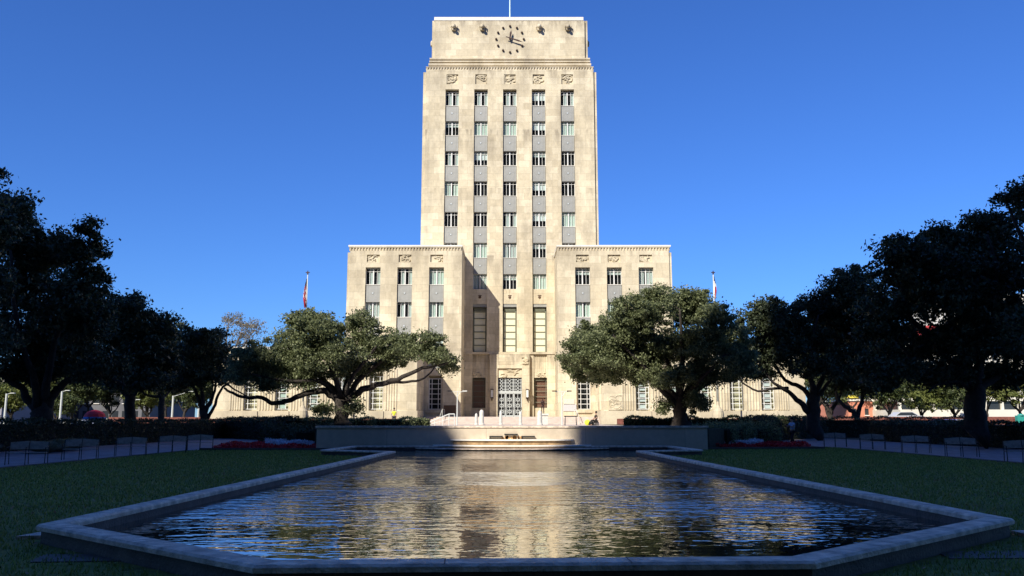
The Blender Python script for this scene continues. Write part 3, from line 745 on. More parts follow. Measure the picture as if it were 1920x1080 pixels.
# the two oaks that flank the entrance
Y = 60
lob = pxl(Y, [(585, 618, 62, 34), (668, 610, 42, 32), (545, 655, 66, 34), (480, 678, 50, 32), (452, 700, 34, 22), (620, 665, 60, 34), (700, 645, 50, 30), (750, 640, 40, 24), (795, 648, 46, 24), (838, 682, 26, 16), (815, 668, 30, 16), (560, 705, 60, 22), (690, 690, 50, 22), (500, 720, 40, 16), (530, 690, 50, 26), (470, 665, 36, 24), (640, 690, 40, 24), (610, 640, 50, 32), (575, 600, 40, 22), (740, 668, 44, 20)])
lmb = [(pxp(Y, [(640, 797), (641, 770), (643, 745)]), .50, .44),
 (pxp(Y, [(650, 752), (672, 735), (705, 721), (745, 712), (785, 693), (812, 688), (850, 676)], -1.5), .30, .06),
 (pxp(Y, [(705, 721), (745, 717), (780, 714), (800, 706), (814, 690)], 1), .13, .05),
 (pxp(Y, [(636, 752), (612, 735), (585, 735), (555, 745), (518, 757), (490, 746), (460, 745), (436, 737), (420, 727)], -1.5), .28, .07),
 (pxp(Y, [(638, 750), (620, 725), (592, 700), (560, 680), (520, 665)], 2), .26, .07),
 (pxp(Y, [(640, 745), (625, 700), (605, 660), (590, 625)], -2.5), .24, .06),
 (pxp(Y, [(645, 745), (652, 705), (660, 660), (664, 620)], 2.5), .26, .06),
 (pxp(Y, [(650, 748), (675, 710), (712, 680), (752, 655), (790, 650)], 1.5), .25, .06),
 (pxp(Y, [(645, 745), (665, 700), (695, 665), (705, 650)], -2.5), .2, .05),
 (pxp(Y, [(630, 740), (600, 715), (560, 715), (510, 710), (470, 700)], -2.5), .2, .05)]
low = [(at(612, 765, Y).x, Y-.5, at(612, 768, Y).z, .75, .8, .55), (at(668, 760, Y).x, Y-.3, at(668, 762, Y).z, .65, .7, .5)]
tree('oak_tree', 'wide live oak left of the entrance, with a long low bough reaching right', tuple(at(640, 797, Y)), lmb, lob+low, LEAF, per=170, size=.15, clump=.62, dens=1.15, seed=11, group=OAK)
lob = pxl(Y, [(1105, 665, 52, 42), (1085, 690, 30, 26), (1150, 625, 55, 45), (1215, 590, 52, 42), (1275, 568, 45, 36), (1335, 605, 45, 36), (1180, 680, 66, 38), (1250, 650, 66, 42), (1310, 650, 58, 45), (1365, 635, 44, 40), (1385, 680, 38, 30), (1320, 700, 60, 26), (1145, 700, 50, 22), (1240, 705, 60, 20), (1100, 640, 45, 40), (1180, 600, 50, 42), (1190, 650, 60, 40), (1300, 590, 50, 42), (1230, 560, 26, 24), (1315, 565, 26, 22)])
lmb = [(pxp(Y, [(1277, 797), (1275, 770), (1276, 742)]), .52, .44),
 (pxp(Y, [(1272, 762), (1252, 742), (1232, 722), (1205, 700), (1160, 690), (1110, 685)], -1), .30, .06),
 (pxp(Y, [(1280, 765), (1302, 735), (1335, 715), (1380, 700)], 1), .28, .06),
 (pxp(Y, [(1276, 745), (1262, 700), (1235, 650), (1215, 600)], 2), .28, .06),
 (pxp(Y, [(1276, 745), (1280, 690), (1278, 640), (1275, 580)], -2), .28, .06),
 (pxp(Y, [(1280, 748), (1305, 700), (1330, 650), (1340, 610)], 2), .26, .06),
 (pxp(Y, [(1270, 750), (1235, 710), (1190, 670), (1150, 630)], -2.5), .24, .06),
 (pxp(Y, [(1284, 750), (1320, 705), (1360, 665)], -2.5), .22, .06)]
low = [(at(1300, 750, Y).x, Y-.5, at(1300, 752, Y).z, .9, .9, .9), (at(1243, 765, Y).x, Y-.3, at(1243, 765, Y).z, .4, .5, .5)]
tree('oak_tree', 'dense rounded live oak right of the entrance, sunlit on its left half', tuple(at(1277, 797, Y)), lmb, lob+low, LEAF, per=190, size=.15, clump=.62, dens=1.35, seed=12, group=OAK)
# avenue oaks, right side
Y = 70
lob = pxl(Y, [(1425, 610, 50, 42), (1480, 600, 50, 40), (1400, 660, 50, 34), (1450, 660, 52, 36), (1540, 580, 50, 45), (1590, 545, 48, 44), (1520, 640, 55, 45), (1590, 610, 55, 55), (1610, 680, 60, 40), (1420, 700, 36, 16), (1540, 690, 55, 24), (1630, 570, 44, 50), (1560, 600, 50, 45), (1470, 640, 50, 40), (1650, 640, 50, 45), (1440, 580, 30, 24), (1600, 515, 28, 20)])
lmb = [(pxp(Y, [(1527, 815), (1526, 780), (1526, 740)]), .62, .48),
 (pxp(Y, [(1518, 775), (1500, 755), (1478, 734), (1450, 718), (1430, 690)], -1), .3, .06),
 (pxp(Y, [(1478, 728), (1450, 728), (1422, 733), (1402, 724), (1385, 712)], -1), .14, .05),
 (pxp(Y, [(1524, 750), (1500, 725), (1472, 712), (1450, 680), (1440, 650)], 2), .24, .06),
 (pxp(Y, [(1526, 745), (1520, 700), (1520, 650), (1535, 590)], -2), .3, .06),
 (pxp(Y, [(1530, 745), (1545, 700), (1570, 640), (1590, 550)], 2), .28, .06), (pxp(Y, [(1532, 748), (1560, 710), (1600, 690)], -2), .2, .06)]
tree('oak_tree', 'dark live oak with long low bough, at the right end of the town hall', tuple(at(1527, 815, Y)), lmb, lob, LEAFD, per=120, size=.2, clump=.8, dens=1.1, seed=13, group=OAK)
Y = 50
lob = pxl(Y, [(1690, 500, 58, 58), (1760, 470, 60, 46), (1700, 560, 70, 55), (1650, 610, 50, 50), (1840, 455, 80, 50), (1790, 540, 85, 70), (1880, 520, 85, 80), (1720, 650, 90, 45), (1820, 640, 90, 50), (1900, 640, 70, 60), (1660, 690, 60, 30), (1770, 700, 80, 26), (1870, 705, 80, 26), (1740, 520, 70, 55), (1830, 500, 80, 60), (1700, 462, 34, 24), (1775, 438, 40, 20), (1850, 590, 80, 60), (1660, 580, 36, 50), (1860, 425, 60, 30)])
bs = tuple(at(1827, 820, Y))
lmb = [(pxp(Y, [(1827, 820), (1828, 770), (1826, 725)]), .68, .52), (pxp(Y, [(1826, 730), (1790, 700), (1730, 690), (1690, 650)], -1), .3, .07), (pxp(Y, [(1828, 735), (1870, 705), (1900, 650)], 1), .3, .07),
 (pxp(Y, [(1826, 725), (1800, 640), (1760, 540), (1750, 460)], 2), .34, .07), (pxp(Y, [(1828, 725), (1850, 620), (1870, 520), (1850, 440)], -2), .34, .07), (pxp(Y, [(1820, 725), (1760, 650), (1700, 580), (1690, 490)], -2), .28, .07), (pxp(Y, [(1820, 730), (1800, 715), (1760, 720), (1740, 735)], -2), .16, .05)]
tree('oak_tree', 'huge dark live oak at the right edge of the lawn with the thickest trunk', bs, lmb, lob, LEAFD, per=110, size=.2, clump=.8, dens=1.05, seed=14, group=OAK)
Y = 44
lob = pxl(Y, [(1925, 360, 50, 26), (1960, 420, 70, 60), (1990, 520, 90, 80), (1960, 620, 80, 70), (1900, 375, 30, 10), (1885, 372, 18, 8)])
tree('oak_tree', 'tallest live oak, cut off by the right edge, thin top branches against the sky', (31, Y, 0), auto_limbs((31, Y, 0), 12, lob, .6, 5), lob, LEAFD, per=75, size=.18, clump=.6, dens=.8, seed=15, group=OAK)
for i, (px, Y, top, lbs, lab) in enumerate([
    (1557, 86, 0, [(1560, 640, 55, 50), (1520, 680, 40, 35), (1600, 690, 50, 38), (1560, 715, 45, 18)], 'slim forked live oak before the salmon building, nearer the town hall'),
    (1607, 84, 0, [(1620, 640, 50, 50), (1650, 690, 50, 38), (1580, 705, 40, 26), (1640, 725, 40, 16)], 'leaning live oak before the salmon building, nearer the white building')]):
    lob = pxl(Y, lbs); bs = (at(px, 788, Y).x, Y, 1.0)
    l = [(pxp(Y, [(px, 792), (px-4, 770), (px-14, 752), (px-24, 725), (px-30, 690)], 0), .32, .1), (pxp(Y, [(px-2, 778), (px+10, 757), (px+20, 735), (px+30, 690)], 0), .24, .1)] if i == 0 else \
        [(pxp(Y, [(px+2, 792), (px-8, 772), (px-28, 758), (px-40, 735), (px-30, 700)], 0), .3, .1), (pxp(Y, [(px, 785), (px+8, 755), (px+14, 725), (px+30, 690)], 0), .26, .1)]
    tree('oak_tree', lab, tuple(at(px, 792, Y)), l, lob, LEAFD, per=90, size=.24, clump=.9, dens=1, seed=20+i, group=OAK)
# avenue oaks, left side
Y = 50
lob = pxl(Y, [(30, 395, 40, 34), (20, 430, 62, 50), (90, 470, 60, 48), (150, 470, 48, 42), (40, 540, 80, 60), (130, 560, 75, 60), (20, 640, 90, 55), (110, 650, 90, 45), (190, 690, 55, 26), (60, 695, 90, 22), (165, 600, 45, 60), (60, 480, 60, 60), (100, 600, 70, 60), (160, 520, 45, 60), (0, 400, 50, 50), (165, 430, 24, 22)])
lmb = [(pxp(Y, [(78, 820), (78, 785), (76, 765)]), .68, .58), (pxp(Y, [(74, 775), (55, 752), (38, 728), (0, 700), (-30, 660)], 0), .34, .08), (pxp(Y, [(82, 772), (98, 745), (118, 720), (170, 705), (215, 715), (235, 722)], 0), .34, .07),
 (pxp(Y, [(76, 765), (80, 720), (70, 640), (60, 540)], 2), .34, .08), (pxp(Y, [(85, 760), (90, 700), (110, 620), (140, 520)], -2), .3, .08), (pxp(Y, [(72, 765), (60, 700), (30, 600), (20, 470)], -2), .28, .07), (pxp(Y, [(60, 752), (80, 742), (92, 715)], 0), .12, .06)]
tree('oak_tree', 'huge dark live oak with a wide forked trunk at the left edge of the lawn', tuple(at(78, 820, Y)), lmb, lob, LEAFD, per=110, size=.2, clump=.8, dens=1.1, seed=31, group=OAK)
Y = 40
lob = pxl(Y, [(-45, 420, 70, 50), (-60, 520, 90, 80), (-30, 385, 40, 30), (-60, 640, 80, 60), (-8, 330, 9, 9)])
tree('oak_tree', 'tallest live oak cut off by the left edge of the photograph', (-27.5, Y, 0), auto_limbs((-27.5, Y, 0), 12, lob, .6, 6), lob, LEAFD, per=90, size=.2, clump=.75, dens=.9, seed=32, group=OAK)
Y = 63
lob = pxl(Y, [(245, 585, 50, 40), (295, 615, 38, 42), (215, 630, 60, 50), (270, 670, 55, 40), (190, 680, 60, 40), (250, 712, 60, 22), (310, 690, 30, 30), (200, 590, 50, 45), (250, 630, 50, 50), (300, 650, 34, 44)])
lmb = [(pxp(Y, [(245, 820), (244, 780), (243, 745)]), .42, .36), (pxp(Y, [(243, 750), (225, 725), (195, 700), (170, 690)], 0), .22, .06), (pxp(Y, [(245, 750), (262, 725), (290, 690), (300, 640)], 1), .22, .06), (pxp(Y, [(243, 745), (240, 680), (246, 600)], -1), .24, .06)]
tree('oak_tree', 'dark live oak standing second in the left row, in front of the pale lamp posts', tuple(at(245, 820, Y)), lmb, lob, LEAFD, per=110, size=.22, clump=.85, dens=1.1, seed=33, group=OAK)
Y = 76
lob = pxl(Y, [(372, 640, 42, 34), (335, 665, 38, 40), (405, 665, 40, 34), (365, 700, 55, 24), (430, 700, 32, 22), (310, 715, 40, 18), (370, 670, 50, 40), (400, 640, 28, 26)])
lmb = [(pxp(Y, [(385, 815), (384, 785), (380, 765)]), .4, .32), (pxp(Y, [(380, 770), (370, 740), (355, 710), (345, 670)], 0), .22, .06), (pxp(Y, [(384, 772), (396, 752), (404, 725), (410, 680)], 1), .22, .06),
 (pxp(Y, [(388, 785), (400, 765), (412, 735), (424, 722), (440, 730), (470, 748)], 0), .17, .05), (pxp(Y, [(381, 765), (375, 700), (376, 645)], -1), .2, .06)]
tree('oak_tree', 'small dark live oak left of the low wing, with a crooked low bough', tuple(at(385, 815, Y)), lmb, lob, LEAFD, per=110, size=.22, clump=.85, dens=1.1, seed=34, group=OAK)
# extra dark crowns filling the left row behind
Y = 88
lob = pxl(Y, [(315, 640, 45, 40), (280, 690, 60, 40), (330, 710, 40, 24), (240, 720, 40, 18)])
tree('oak_tree', 'dark live oak half hidden between the second and third oaks of the left row', (at(302, 790, Y).x, Y, 1.0), auto_limbs((at(302, 790, Y).x, Y, 1.0), 9, lob, .35, 7), lob, LEAFD, per=90, size=.26, clump=1.0, dens=1, seed=35, group=OAK)
# thin leafless-looking tree above the low wing
Y = 124
lob = pxl(Y, [(455, 610, 32, 24), (430, 600, 18, 14), (480, 615, 22, 18), (455, 640, 36, 22)], k=1)
bs = (at(457, 0, Y).x, Y, 1.1)
lm = auto_limbs(bs, 15, lob, .35, 8, .5)
tree('bare_tree', 'thin sparse grey-leaved tree rising behind the left low wing', bs, lm, lob, TWIGL, per=26, size=.22, clump=.9, dens=1.6, seed=36, bark=BARKL)
# far background trees beyond the street, sunlit
rd = random.Random(77)
FARG = 'sunlit street trees in the background'
far = [(20, 120, 8, 'at the far left between the pale building and first lamp post'), (135, 130, 9, 'just right of the tall pale lamp post at far left'), (205, 140, 9, 'behind the red umbrella'), (275, 125, 8, 'right of the lamp post behind the second oak'), (345, 135, 10, 'behind the crossing lamp arm at left'), (415, 150, 12, 'touching the left end of the town hall'), (60, 140, 12, 'behind the fork of the huge left oak'), (165, 150, 13, 'above the red umbrella'), (240, 150, 13, 'behind the second left oak'), (310, 150, 13, 'above the long lamp arm at left'), (375, 145, 11, 'behind the crooked small oak'), (105, 118, 6, 'low beside the tall pale lamp post'),
       (1535, 130, 12, 'touching the right end of the town hall'), (1600, 150, 13, 'above the salmon building'), (1669, 118, 9, 'with a pale trunk in front of the white building wall'), (1728, 125, 8, 'with three thin stems in front of the white building'), (1790, 125, 8, 'standing before the dark ground floor windows of the white building'), (1850, 130, 9, 'beside the blue panel at far right'), (1915, 128, 10, 'at the far right edge behind the hedge')]
for i, (px, Y, h, lab) in enumerate(far):
    x = at(px, 790, Y).x; r_ = h*.42
    lob = [(x+rd.uniform(-1, 1)*r_*.7, Y+rd.uniform(-1, 1)*r_*.5, h*(.50+.26*rd.random())+.3, r_*rd.uniform(.5, .75), r_*.6, h*.2) for _ in range(8)]
    tree('street_tree', 'bushy street tree '+lab, (x, Y, 0), auto_limbs((x, Y, 0), h, lob, .24, i+50, .3), lob, LEAFS if i % 3 else LEAFY, per=55, size=.30, clump=.85, dens=.9, seed=60+i, group=FARG, bark=BARKL if 'pale trunk' in lab else BARK)
# ------------------------------------------------------------------ hedges and planting
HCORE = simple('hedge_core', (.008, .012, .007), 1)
def hedge(name, label, pts, wd, z0, h, mat, seed, per_m=900, size=.11, cat='hedge', group=None, bumpy=.12):
    rng = np.random.default_rng(seed); V = []
    cx = sum(p[0] for p in pts)/len(pts); cy = sum(p[1] for p in pts)/len(pts); base = (cx, cy, z0)
    for (xa, ya), (xb, yb) in zip(pts[:-1], pts[1:]):
        L_ = math.hypot(xb-xa, yb-ya); n = int(L_*per_m); t = rng.random(n)*L_; u = np.array([(xb-xa)/L_, (yb-ya)/L_]); nn = np.array([-u[1], u[0]])
        side = rng.random(n); s_ = np.where(side < .62, np.where(rng.random(n) < .5, -1, 1)*wd/2, (rng.random(n)-.5)*wd); zz = np.where(side < .62, rng.random(n)*h, h)
        wob = bumpy*(np.sin(t*1.7+seed)+np.sin(t*4.1+2*seed)*.5+rng.normal(size=n)*.35)
        s_ = s_*(1+wob*.5); zz = zz*(1+np.where(side < .62, 0, 1)*wob*.5)*(1+.02*rng.normal(size=n))
        V.append(np.stack([xa+u[0]*t+nn[0]*s_, ya+u[1]*t+nn[1]*s_, z0+zz], 1))
    P = np.concatenate(V); v = leaves(rng, P, np.full(len(P), .08), 1, size, 1, .3, .3)
    root = empty(name, base, label, cat, group)
    np_mesh('foliage', v, len(v)//4, mat, root, base)
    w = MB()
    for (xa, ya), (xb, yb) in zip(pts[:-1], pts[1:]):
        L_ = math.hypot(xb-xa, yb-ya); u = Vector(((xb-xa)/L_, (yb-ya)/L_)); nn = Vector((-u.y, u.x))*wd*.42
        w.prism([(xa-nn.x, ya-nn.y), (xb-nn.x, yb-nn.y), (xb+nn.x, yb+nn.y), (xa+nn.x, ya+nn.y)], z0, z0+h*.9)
    w.build('branches', HCORE, root, base)  # solid dark core block, the hedge's inner shade put into its colour
    return root
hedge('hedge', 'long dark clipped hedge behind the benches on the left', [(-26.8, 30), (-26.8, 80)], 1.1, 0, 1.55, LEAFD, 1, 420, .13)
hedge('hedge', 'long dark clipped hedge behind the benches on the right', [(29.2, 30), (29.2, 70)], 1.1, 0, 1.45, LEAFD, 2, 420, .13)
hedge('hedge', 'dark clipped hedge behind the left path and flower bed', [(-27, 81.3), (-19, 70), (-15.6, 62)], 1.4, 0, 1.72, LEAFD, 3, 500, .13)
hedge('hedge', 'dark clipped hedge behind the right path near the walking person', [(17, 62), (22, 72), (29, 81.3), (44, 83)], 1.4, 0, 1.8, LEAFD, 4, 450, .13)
hedge('hedge', 'low shrub border on the terrace under the left oak, dappled with sun', [(-16.5, 66), (-6.8, 70)], 1.6, TZ, .55, LEAF, 5, 900, .12, bumpy=.4)
hedge('hedge', 'low shrub border on the terrace under the right oak, dappled with sun', [(8.8, 68), (18, 66)], 1.6, TZ, .62, LEAFS, 6, 900, .12, bumpy=.4)
hedge('shrub_mound', 'rounded dark shrub mound rising behind the left flower bed', [(-15, 56.5), (-12.6, 53.5), (-11.6, 50.6)], 2.2, 0, 1.0, LEAFD, 7, 1400, .12, cat='shrub', bumpy=.5)
hedge('shrub_mound', 'rounded shrub mound rising behind the right flower bed, partly sunlit', [(11.6, 50.6), (13.5, 54), (17, 58)], 2.2, 0, 1.15, LEAF, 8, 1300, .12, cat='shrub', bumpy=.5)
# kerb-like low brick wall along the street, both sides
BRK = simple('red_brick', (.20, .07, .05), .9, noise=.3, nscale=4)
single(MB().box(-46, -34.9, 99, 99.4, 1.0, 1.95).box(-34.9, -13, 99, 99.35, 1.0, 1.78), 'brick_wall', BRK, 'long low red brick wall in front of the left low wing', 'wall', base=(-30, 99, 1.0))
single(MB().box(12, 35.2, 99, 99.35, 1.0, 1.78).box(35.2, 62, 99, 99.4, 1.0, 2.0), 'brick_wall', BRK, 'long low red brick wall in front of the right low wing and salmon building', 'wall', base=(35, 99, 1.0))
# pale ornamental grasses
for i, (px, Y, r_, h) in enumerate([(118, 39.5, 1.1, .8), (215, 43, .9, .55), (236, 45, .8, .6), (255, 47, .8, .6)]):
    rng = np.random.default_rng(100+i); n = 1500; x = at(px, 0, Y).x-2.4+.6*(i > 0); a = rng.random(n)*6.28; q = rng.random(n)**.6
    b0 = np.stack([x+.25*r_*np.cos(a)*q, Y+.25*r_*np.sin(a)*q, np.zeros(n)], 1); tp = b0+np.stack([r_*np.cos(a)*q, r_*np.sin(a)*q, h*(1.1-.6*q*q)], 1)
    s_ = np.stack([-np.sin(a), np.cos(a), 0*a], 1)*.014; v = np.stack([b0-s_, b0+s_, tp+s_*.4, tp-s_*.4], 1).reshape(-1, 3)
    o = np_mesh('ornamental_grass', v, n, ORNG, None, (x, Y, 0)); o.location = (x, Y, 0)
    tag(o, ['large pale tussock grass behind the nearest left bench', 'pale tussock behind the third left bench, nearest of a close trio', 'pale tussock behind the third left bench, middle of a close trio', 'pale tussock behind the third left bench, farthest of a close trio'][i], 'grass plant', 'pale tussock grasses by the left hedge')
# flower beds
def bed(name, label, pts, z, mat, seed, n, size=.12, hgt=.22):
    rng = np.random.default_rng(seed); P = np.array(pts); lo, hi = P.min(0), P.max(0); out = []
    m_ = len(P)
    while len(out) < n:
        q = lo+rng.random(2)*(hi-lo); ins = False
        for i in range(m_):
            a, b_ = P[i], P[i-1]
            if (a[1] > q[1]) != (b_[1] > q[1]) and q[0] < (b_[0]-a[0])*(q[1]-a[1])/(b_[1]-a[1])+a[0]: ins = not ins
        if ins: out.append((q[0], q[1], z+hgt*rng.random()+.05*math.sin(q[0]*4)))
    v = leaves(rng, np.array(out), np.full(n, .06), 2, size, .7, .3, 1.2)
    o = np_mesh(name, v, len(v)//4, mat); tag(o, label, 'flowers', kind='stuff'); return o
bed('red_flowers', 'red flowers along the front of the left bed', [(-16.2, 47.2), (-8.6, 47.6), (-9.2, 49.2), (-13.5, 49.4), (-15.2, 54), (-17.2, 54)], .05, FRED, 1, 5000)
bed('white_flowers', 'pale blue-white flowers in the left bed', [(-13.8, 49.2), (-8.9, 48.9), (-9.1, 51.2), (-13.0, 51.4), (-14.4, 55), (-15.6, 55)], .22, FWHT, 2, 4200)
bed('red_flowers', 'red flowers along the front of the right bed', [(9.2, 48.6), (17.0, 49.6), (18.2, 54.5), (15.2, 54.5), (14.5, 51), (9.6, 50)], .05, FRED, 3, 5000)
bed('white_flowers', 'pale blue-white flowers in the right bed', [(9.8, 49.6), (14.6, 50.8), (15.6, 54.2), (12.8, 53.0), (10.0, 52.0)], .22, FWHT, 4, 4200)
mb = MB(); mb.prism([(-16.4, 46.9), (-9.0, 47.2), (-9.0, 52), (-11, 60), (-17.8, 60)], -.02, .1); mb.prism([(9.0, 48.2), (17.4, 49.2), (18.6, 56), (17, 62), (11, 60), (9.0, 52)], -.02, .1); structure(mb, 'planting_bed', GR_EARTH)
mb = MB(); mb.box(-16.7, -8.95, 46.6, 46.82, -.02, .13); mb.prism([(8.95, 47.8), (17.5, 48.8), (17.5, 49.05), (8.95, 48.05)], -.02, .13); structure(mb, 'bed_kerb', RIMS)
# lawn blades near the camera and along both sides
rng = np.random.default_rng(5); n = 300000
gy = 6+46*rng.random(n)**1.9; gx = -17+36*rng.random(n)
def inside(poly, x, y):
    ins = np.zeros(len(x), bool); m_ = len(poly)
    for i in range(m_):
        a, b_ = poly[i], poly[i-1]
        if a[1] == b_[1]: continue
        c = ((a[1] > y) != (b_[1] > y)) & (x < (b_[0]-a[0])*(y-a[1])/(b_[1]-a[1])+a[0]); ins ^= c
    return ins
keep = ~inside(offset(POOL, -.06), gx, gy) & (np.abs(gx) < gy*.66+1.2)
gx, gy = gx[keep], gy[keep]; n = len(gx)
a = rng.random(n)*6.28; h = .035+.035*rng.random(n); s_ = np.stack([np.cos(a), np.sin(a), 0*a], 1)*(.004+.0005*gy)[:, None]
b0 = np.stack([gx, gy, 0*gx], 1); tp = b0+np.stack([rng.normal(size=n)*.02, rng.normal(size=n)*.02, h], 1)
v = np.stack([b0-s_, b0+s_, tp], 1).reshape(-1, 3)
o = np_mesh('grass', v, n, LEAFG, k=3); tag(o, 'short green lawn grass around the pool', 'grass', kind='stuff')
# ------------------------------------------------------------------ benches
def make_bench():
    root = empty('park_bench', (0, 0, 0), 'x', 'bench', 'double benches along the path')
    hw = .62
    w = MB()
    for s in (0, 1):
        x0, x1 = (-hw, -.015) if s == 0 else (.015, hw)
        for i in range(6):
            za, zb_ = .54+i*.042, .54+i*.042+.038
            arch = .05*(1-abs((x0+x1)/2)/hw)
            w.box(x0, x1, .27+i*.010, .29+i*.010, za, zb_)
        w.prism([(x0, .791), (x1, .791), (x1, .80+(.045 if s == 0 else .0)), (x0, .80+(.0 if s == 0 else .045))], .335, .355, axis='y')
    w.build('backrest', SLAT, root)
    w = MB()
    for i in range(6): w.box(-hw, hw, -.22+i*.078, -.155+i*.078, .42, .44)
    w.build('seat', SLAT, root)
    for x in (-hw-.02, 0, hw+.02):
        w = MB().tube([(x, -.24, 0), (x, -.22, .41)], .016, 6); w.build('leg', IRON, root)
        w = MB().tube([(x, .34, 0), (x, .25, .42), (x, .345, .8)], .016, 6); w.build('leg', IRON, root)
        w = MB().tube([(x, -.24, .41), (x, .25, .41)], .014, 6); w.tube([(x, -.22, .41), (x, -.22, .62), (x, .28, .64)], .014, 6); w.build('armrest', IRON, root)
    return root
BPOS = [(-17.77, 32.0, 'nearest bench on the left path, beside the large pale tussock'), (-17.75, 35.9, 'second bench from the front on the left path'), (-17.3, 39.6, 'third bench from the front on the left path'), (-16.9, 43.4, 'fourth bench from the front on the left path'), (-16.6, 46.4, 'farthest bench on the left path, next to the red flowers'),
        (19.6, 33.4, 'nearest bench on the right path'), (20.0, 38.8, 'second bench from the front on the right path'), (20.1, 43.4, 'third bench from the front on the right path'), (20.1, 48.6, 'fourth bench from the front on the right path'), (19.8, 53.4, 'farthest bench on the right path, next to the red flowers')]
bp_ = make_bench()
for i, (x, y, lab) in enumerate(BPOS):
    if i == 0: b_ = bp_
    else:
        b_ = bp_.copy(); col.objects.link(b_)
        for ch in list(bp_.children): c = ch.copy(); col.objects.link(c); c.parent = b_
    b_.location = (x, y, 0); b_.rotation_euler.z = R(18 if x < 0 else -18); b_.scale = (1.0,)*3; b_['label'] = 'pale slatted '+lab
# ------------------------------------------------------------------ small things near the pool
single(MB().lathe(-3.44, 9.66, [(.12, -.01), (.125, .03), (.11, .045), (.02, .05)], 20), 'ground_light', GLW, 'round white ground light set in the grass in front of the pool, left', 'light', 'round ground lights', base=(-3.44, 9.66, 0))
single(MB().lathe(4.08, 10.01, [(.12, -.01), (.125, .02), (.11, .03), (.02, .033)], 20), 'ground_light', GLW, 'round white ground light set in the grass in front of the pool, right', 'light', 'round ground lights', base=(4.08, 10.01, 0))
def slab(pts, z, lab, mat=RIM, nm='stone_slab'):
    cx = sum(p[0] for p in pts)/len(pts); cy = sum(p[1] for p in pts)/len(pts)
    single(MB().prism(pts, -.03, z), nm, mat, lab, 'paving slab', 'stone slabs in the grass by the pool', base=(cx, cy, 0))
slab([(-6.72, 12.0), (-6.28, 12.1), (-6.2, 12.55), (-6.62, 12.5)], .05, 'pale stone slab in the grass off the left corner of the pool')
slab([(7.1, 12.3), (7.7, 12.35), (7.7, 12.7), (7.1, 12.6)], .05, 'pale stone slab in the grass off the right corner of the pool')
slab([(-5.5, 10.1), (-4.3, 10.2), (-4.3, 10.75), (-5.6, 10.65)], .012, 'dark flat slab in the grass left of the near rim', RIMS)
slab([(5.1, 10.35), (6.4, 10.4), (6.4, 10.95), (5.2, 10.9)], .012, 'dark flat slab in the grass right of the near rim', RIMS)
# ------------------------------------------------------------------ flagpoles
def flag_mesh(x, y, z1, stripes, seed):
    """limp flag: pleated cloth hanging beside the pole; returns list of (MB, mat)"""
    return None
FR, FW_, FB = simple('flag_red', (.50, .03, .05), .8), simple('flag_white', (.78, .76, .74), .8), simple('flag_blue', (.02, .03, .12), .8)
def flagpole(px, base_y, lab, kind, side):
    Y = 95.0; x = at(px, 785, Y).x; zt_ = at(px, 515, Y).z
    r_ = empty('flagpole', (x, Y, TZ), lab, 'flagpole')
    b0 = (x, Y, TZ)
    MB().tube([(x, Y, TZ+1.8), (x, Y, zt_)], [.11, .05], 10).build('pole', POLE, r_, b0, smooth=True)
    w = MB().lathe(x, Y, [(.75, TZ), (.75, TZ+.2), (.62, TZ+.25), (.62, TZ+1.1), (.55, TZ+1.5), (.3, TZ+1.8), (.16, TZ+2.1), (.12, TZ+2.5)], 12); w.build('pedestal', STP, r_, b0)
    w = MB().ball((x, Y, zt_+.10), .10); w.box(x-.22, x-.05, Y-.03, Y+.03, zt_+.2, zt_+.3); w.box(x+.05, x+.22, Y-.03, Y+.03, zt_+.2, zt_+.3); w.box(x-.05, x+.05, Y-.04, Y+.04, zt_+.15, zt_+.45); w.build('finial', BRZ, r_, b0)
    # cloth: rows of a pleated strip
    fz1 = at(px, 520, Y).z if side < 0 else at(px, 515, Y).z; fz0 = at(px, 577, Y).z if side < 0 else at(px, 560, Y).z
    nv, nu = 40, 14; mats = [FR, FW_, FB]
    me = bpy.data.meshes.new('flag'); vs = []; fs = []; mi = []
    for j in range(nv+1):
        t = j/nv; wd = (.55 if side < 0 else .42)*(.25+.6*math.sin(min(1, t*1.25)*math.pi*.55)*(1-.55*max(0, t-.55)/.45)); z = fz1+(fz0-fz1)*t
        for i in range(nu+1):
            u = i/nu; vs.append((x+side*(.08+u*wd)-side*.12*t, Y+.16*math.sin(u*13+t*3)*(.4+t), z-.9*u*(1-t)*.8))
    for j in range(nv):
        for i in range(nu):
            q = j*(nu+1)+i; fs.append((q, q+1, q+nu+2, q+nu+1)); u = i/nu; t = j/nv
            if kind == 'stripes':
                s_ = t*1.0+u*.45
                mi.append(2 if s_ < .36 else (int(s_*11) % 2 if s_ < .95 else (2 if u < .5 and t > .8 else 0)))
            else: mi.append(2 if t < .22 else (0 if (u > .55 and t > .38) else 1))
    me.from_pydata([(a-b0[0], b_-b0[1], c-b0[2]) for a, b_, c in vs], [], fs)
    for m_ in mats: me.materials.append(m_)
    me.polygons.foreach_set('material_index', mi); me.polygons.foreach_set('use_smooth', [True]*len(mi)); me.update()
    o = bpy.data.objects.new('flag', me); col.objects.link(o); o.parent = r_
flagpole(567, 0, 'tall flagpole left of the tower with a limp striped flag', 'stripes', -1)
flagpole(1347, 0, 'tall flagpole right of the tower with a limp blue, white and red flag', 'texas', 1)
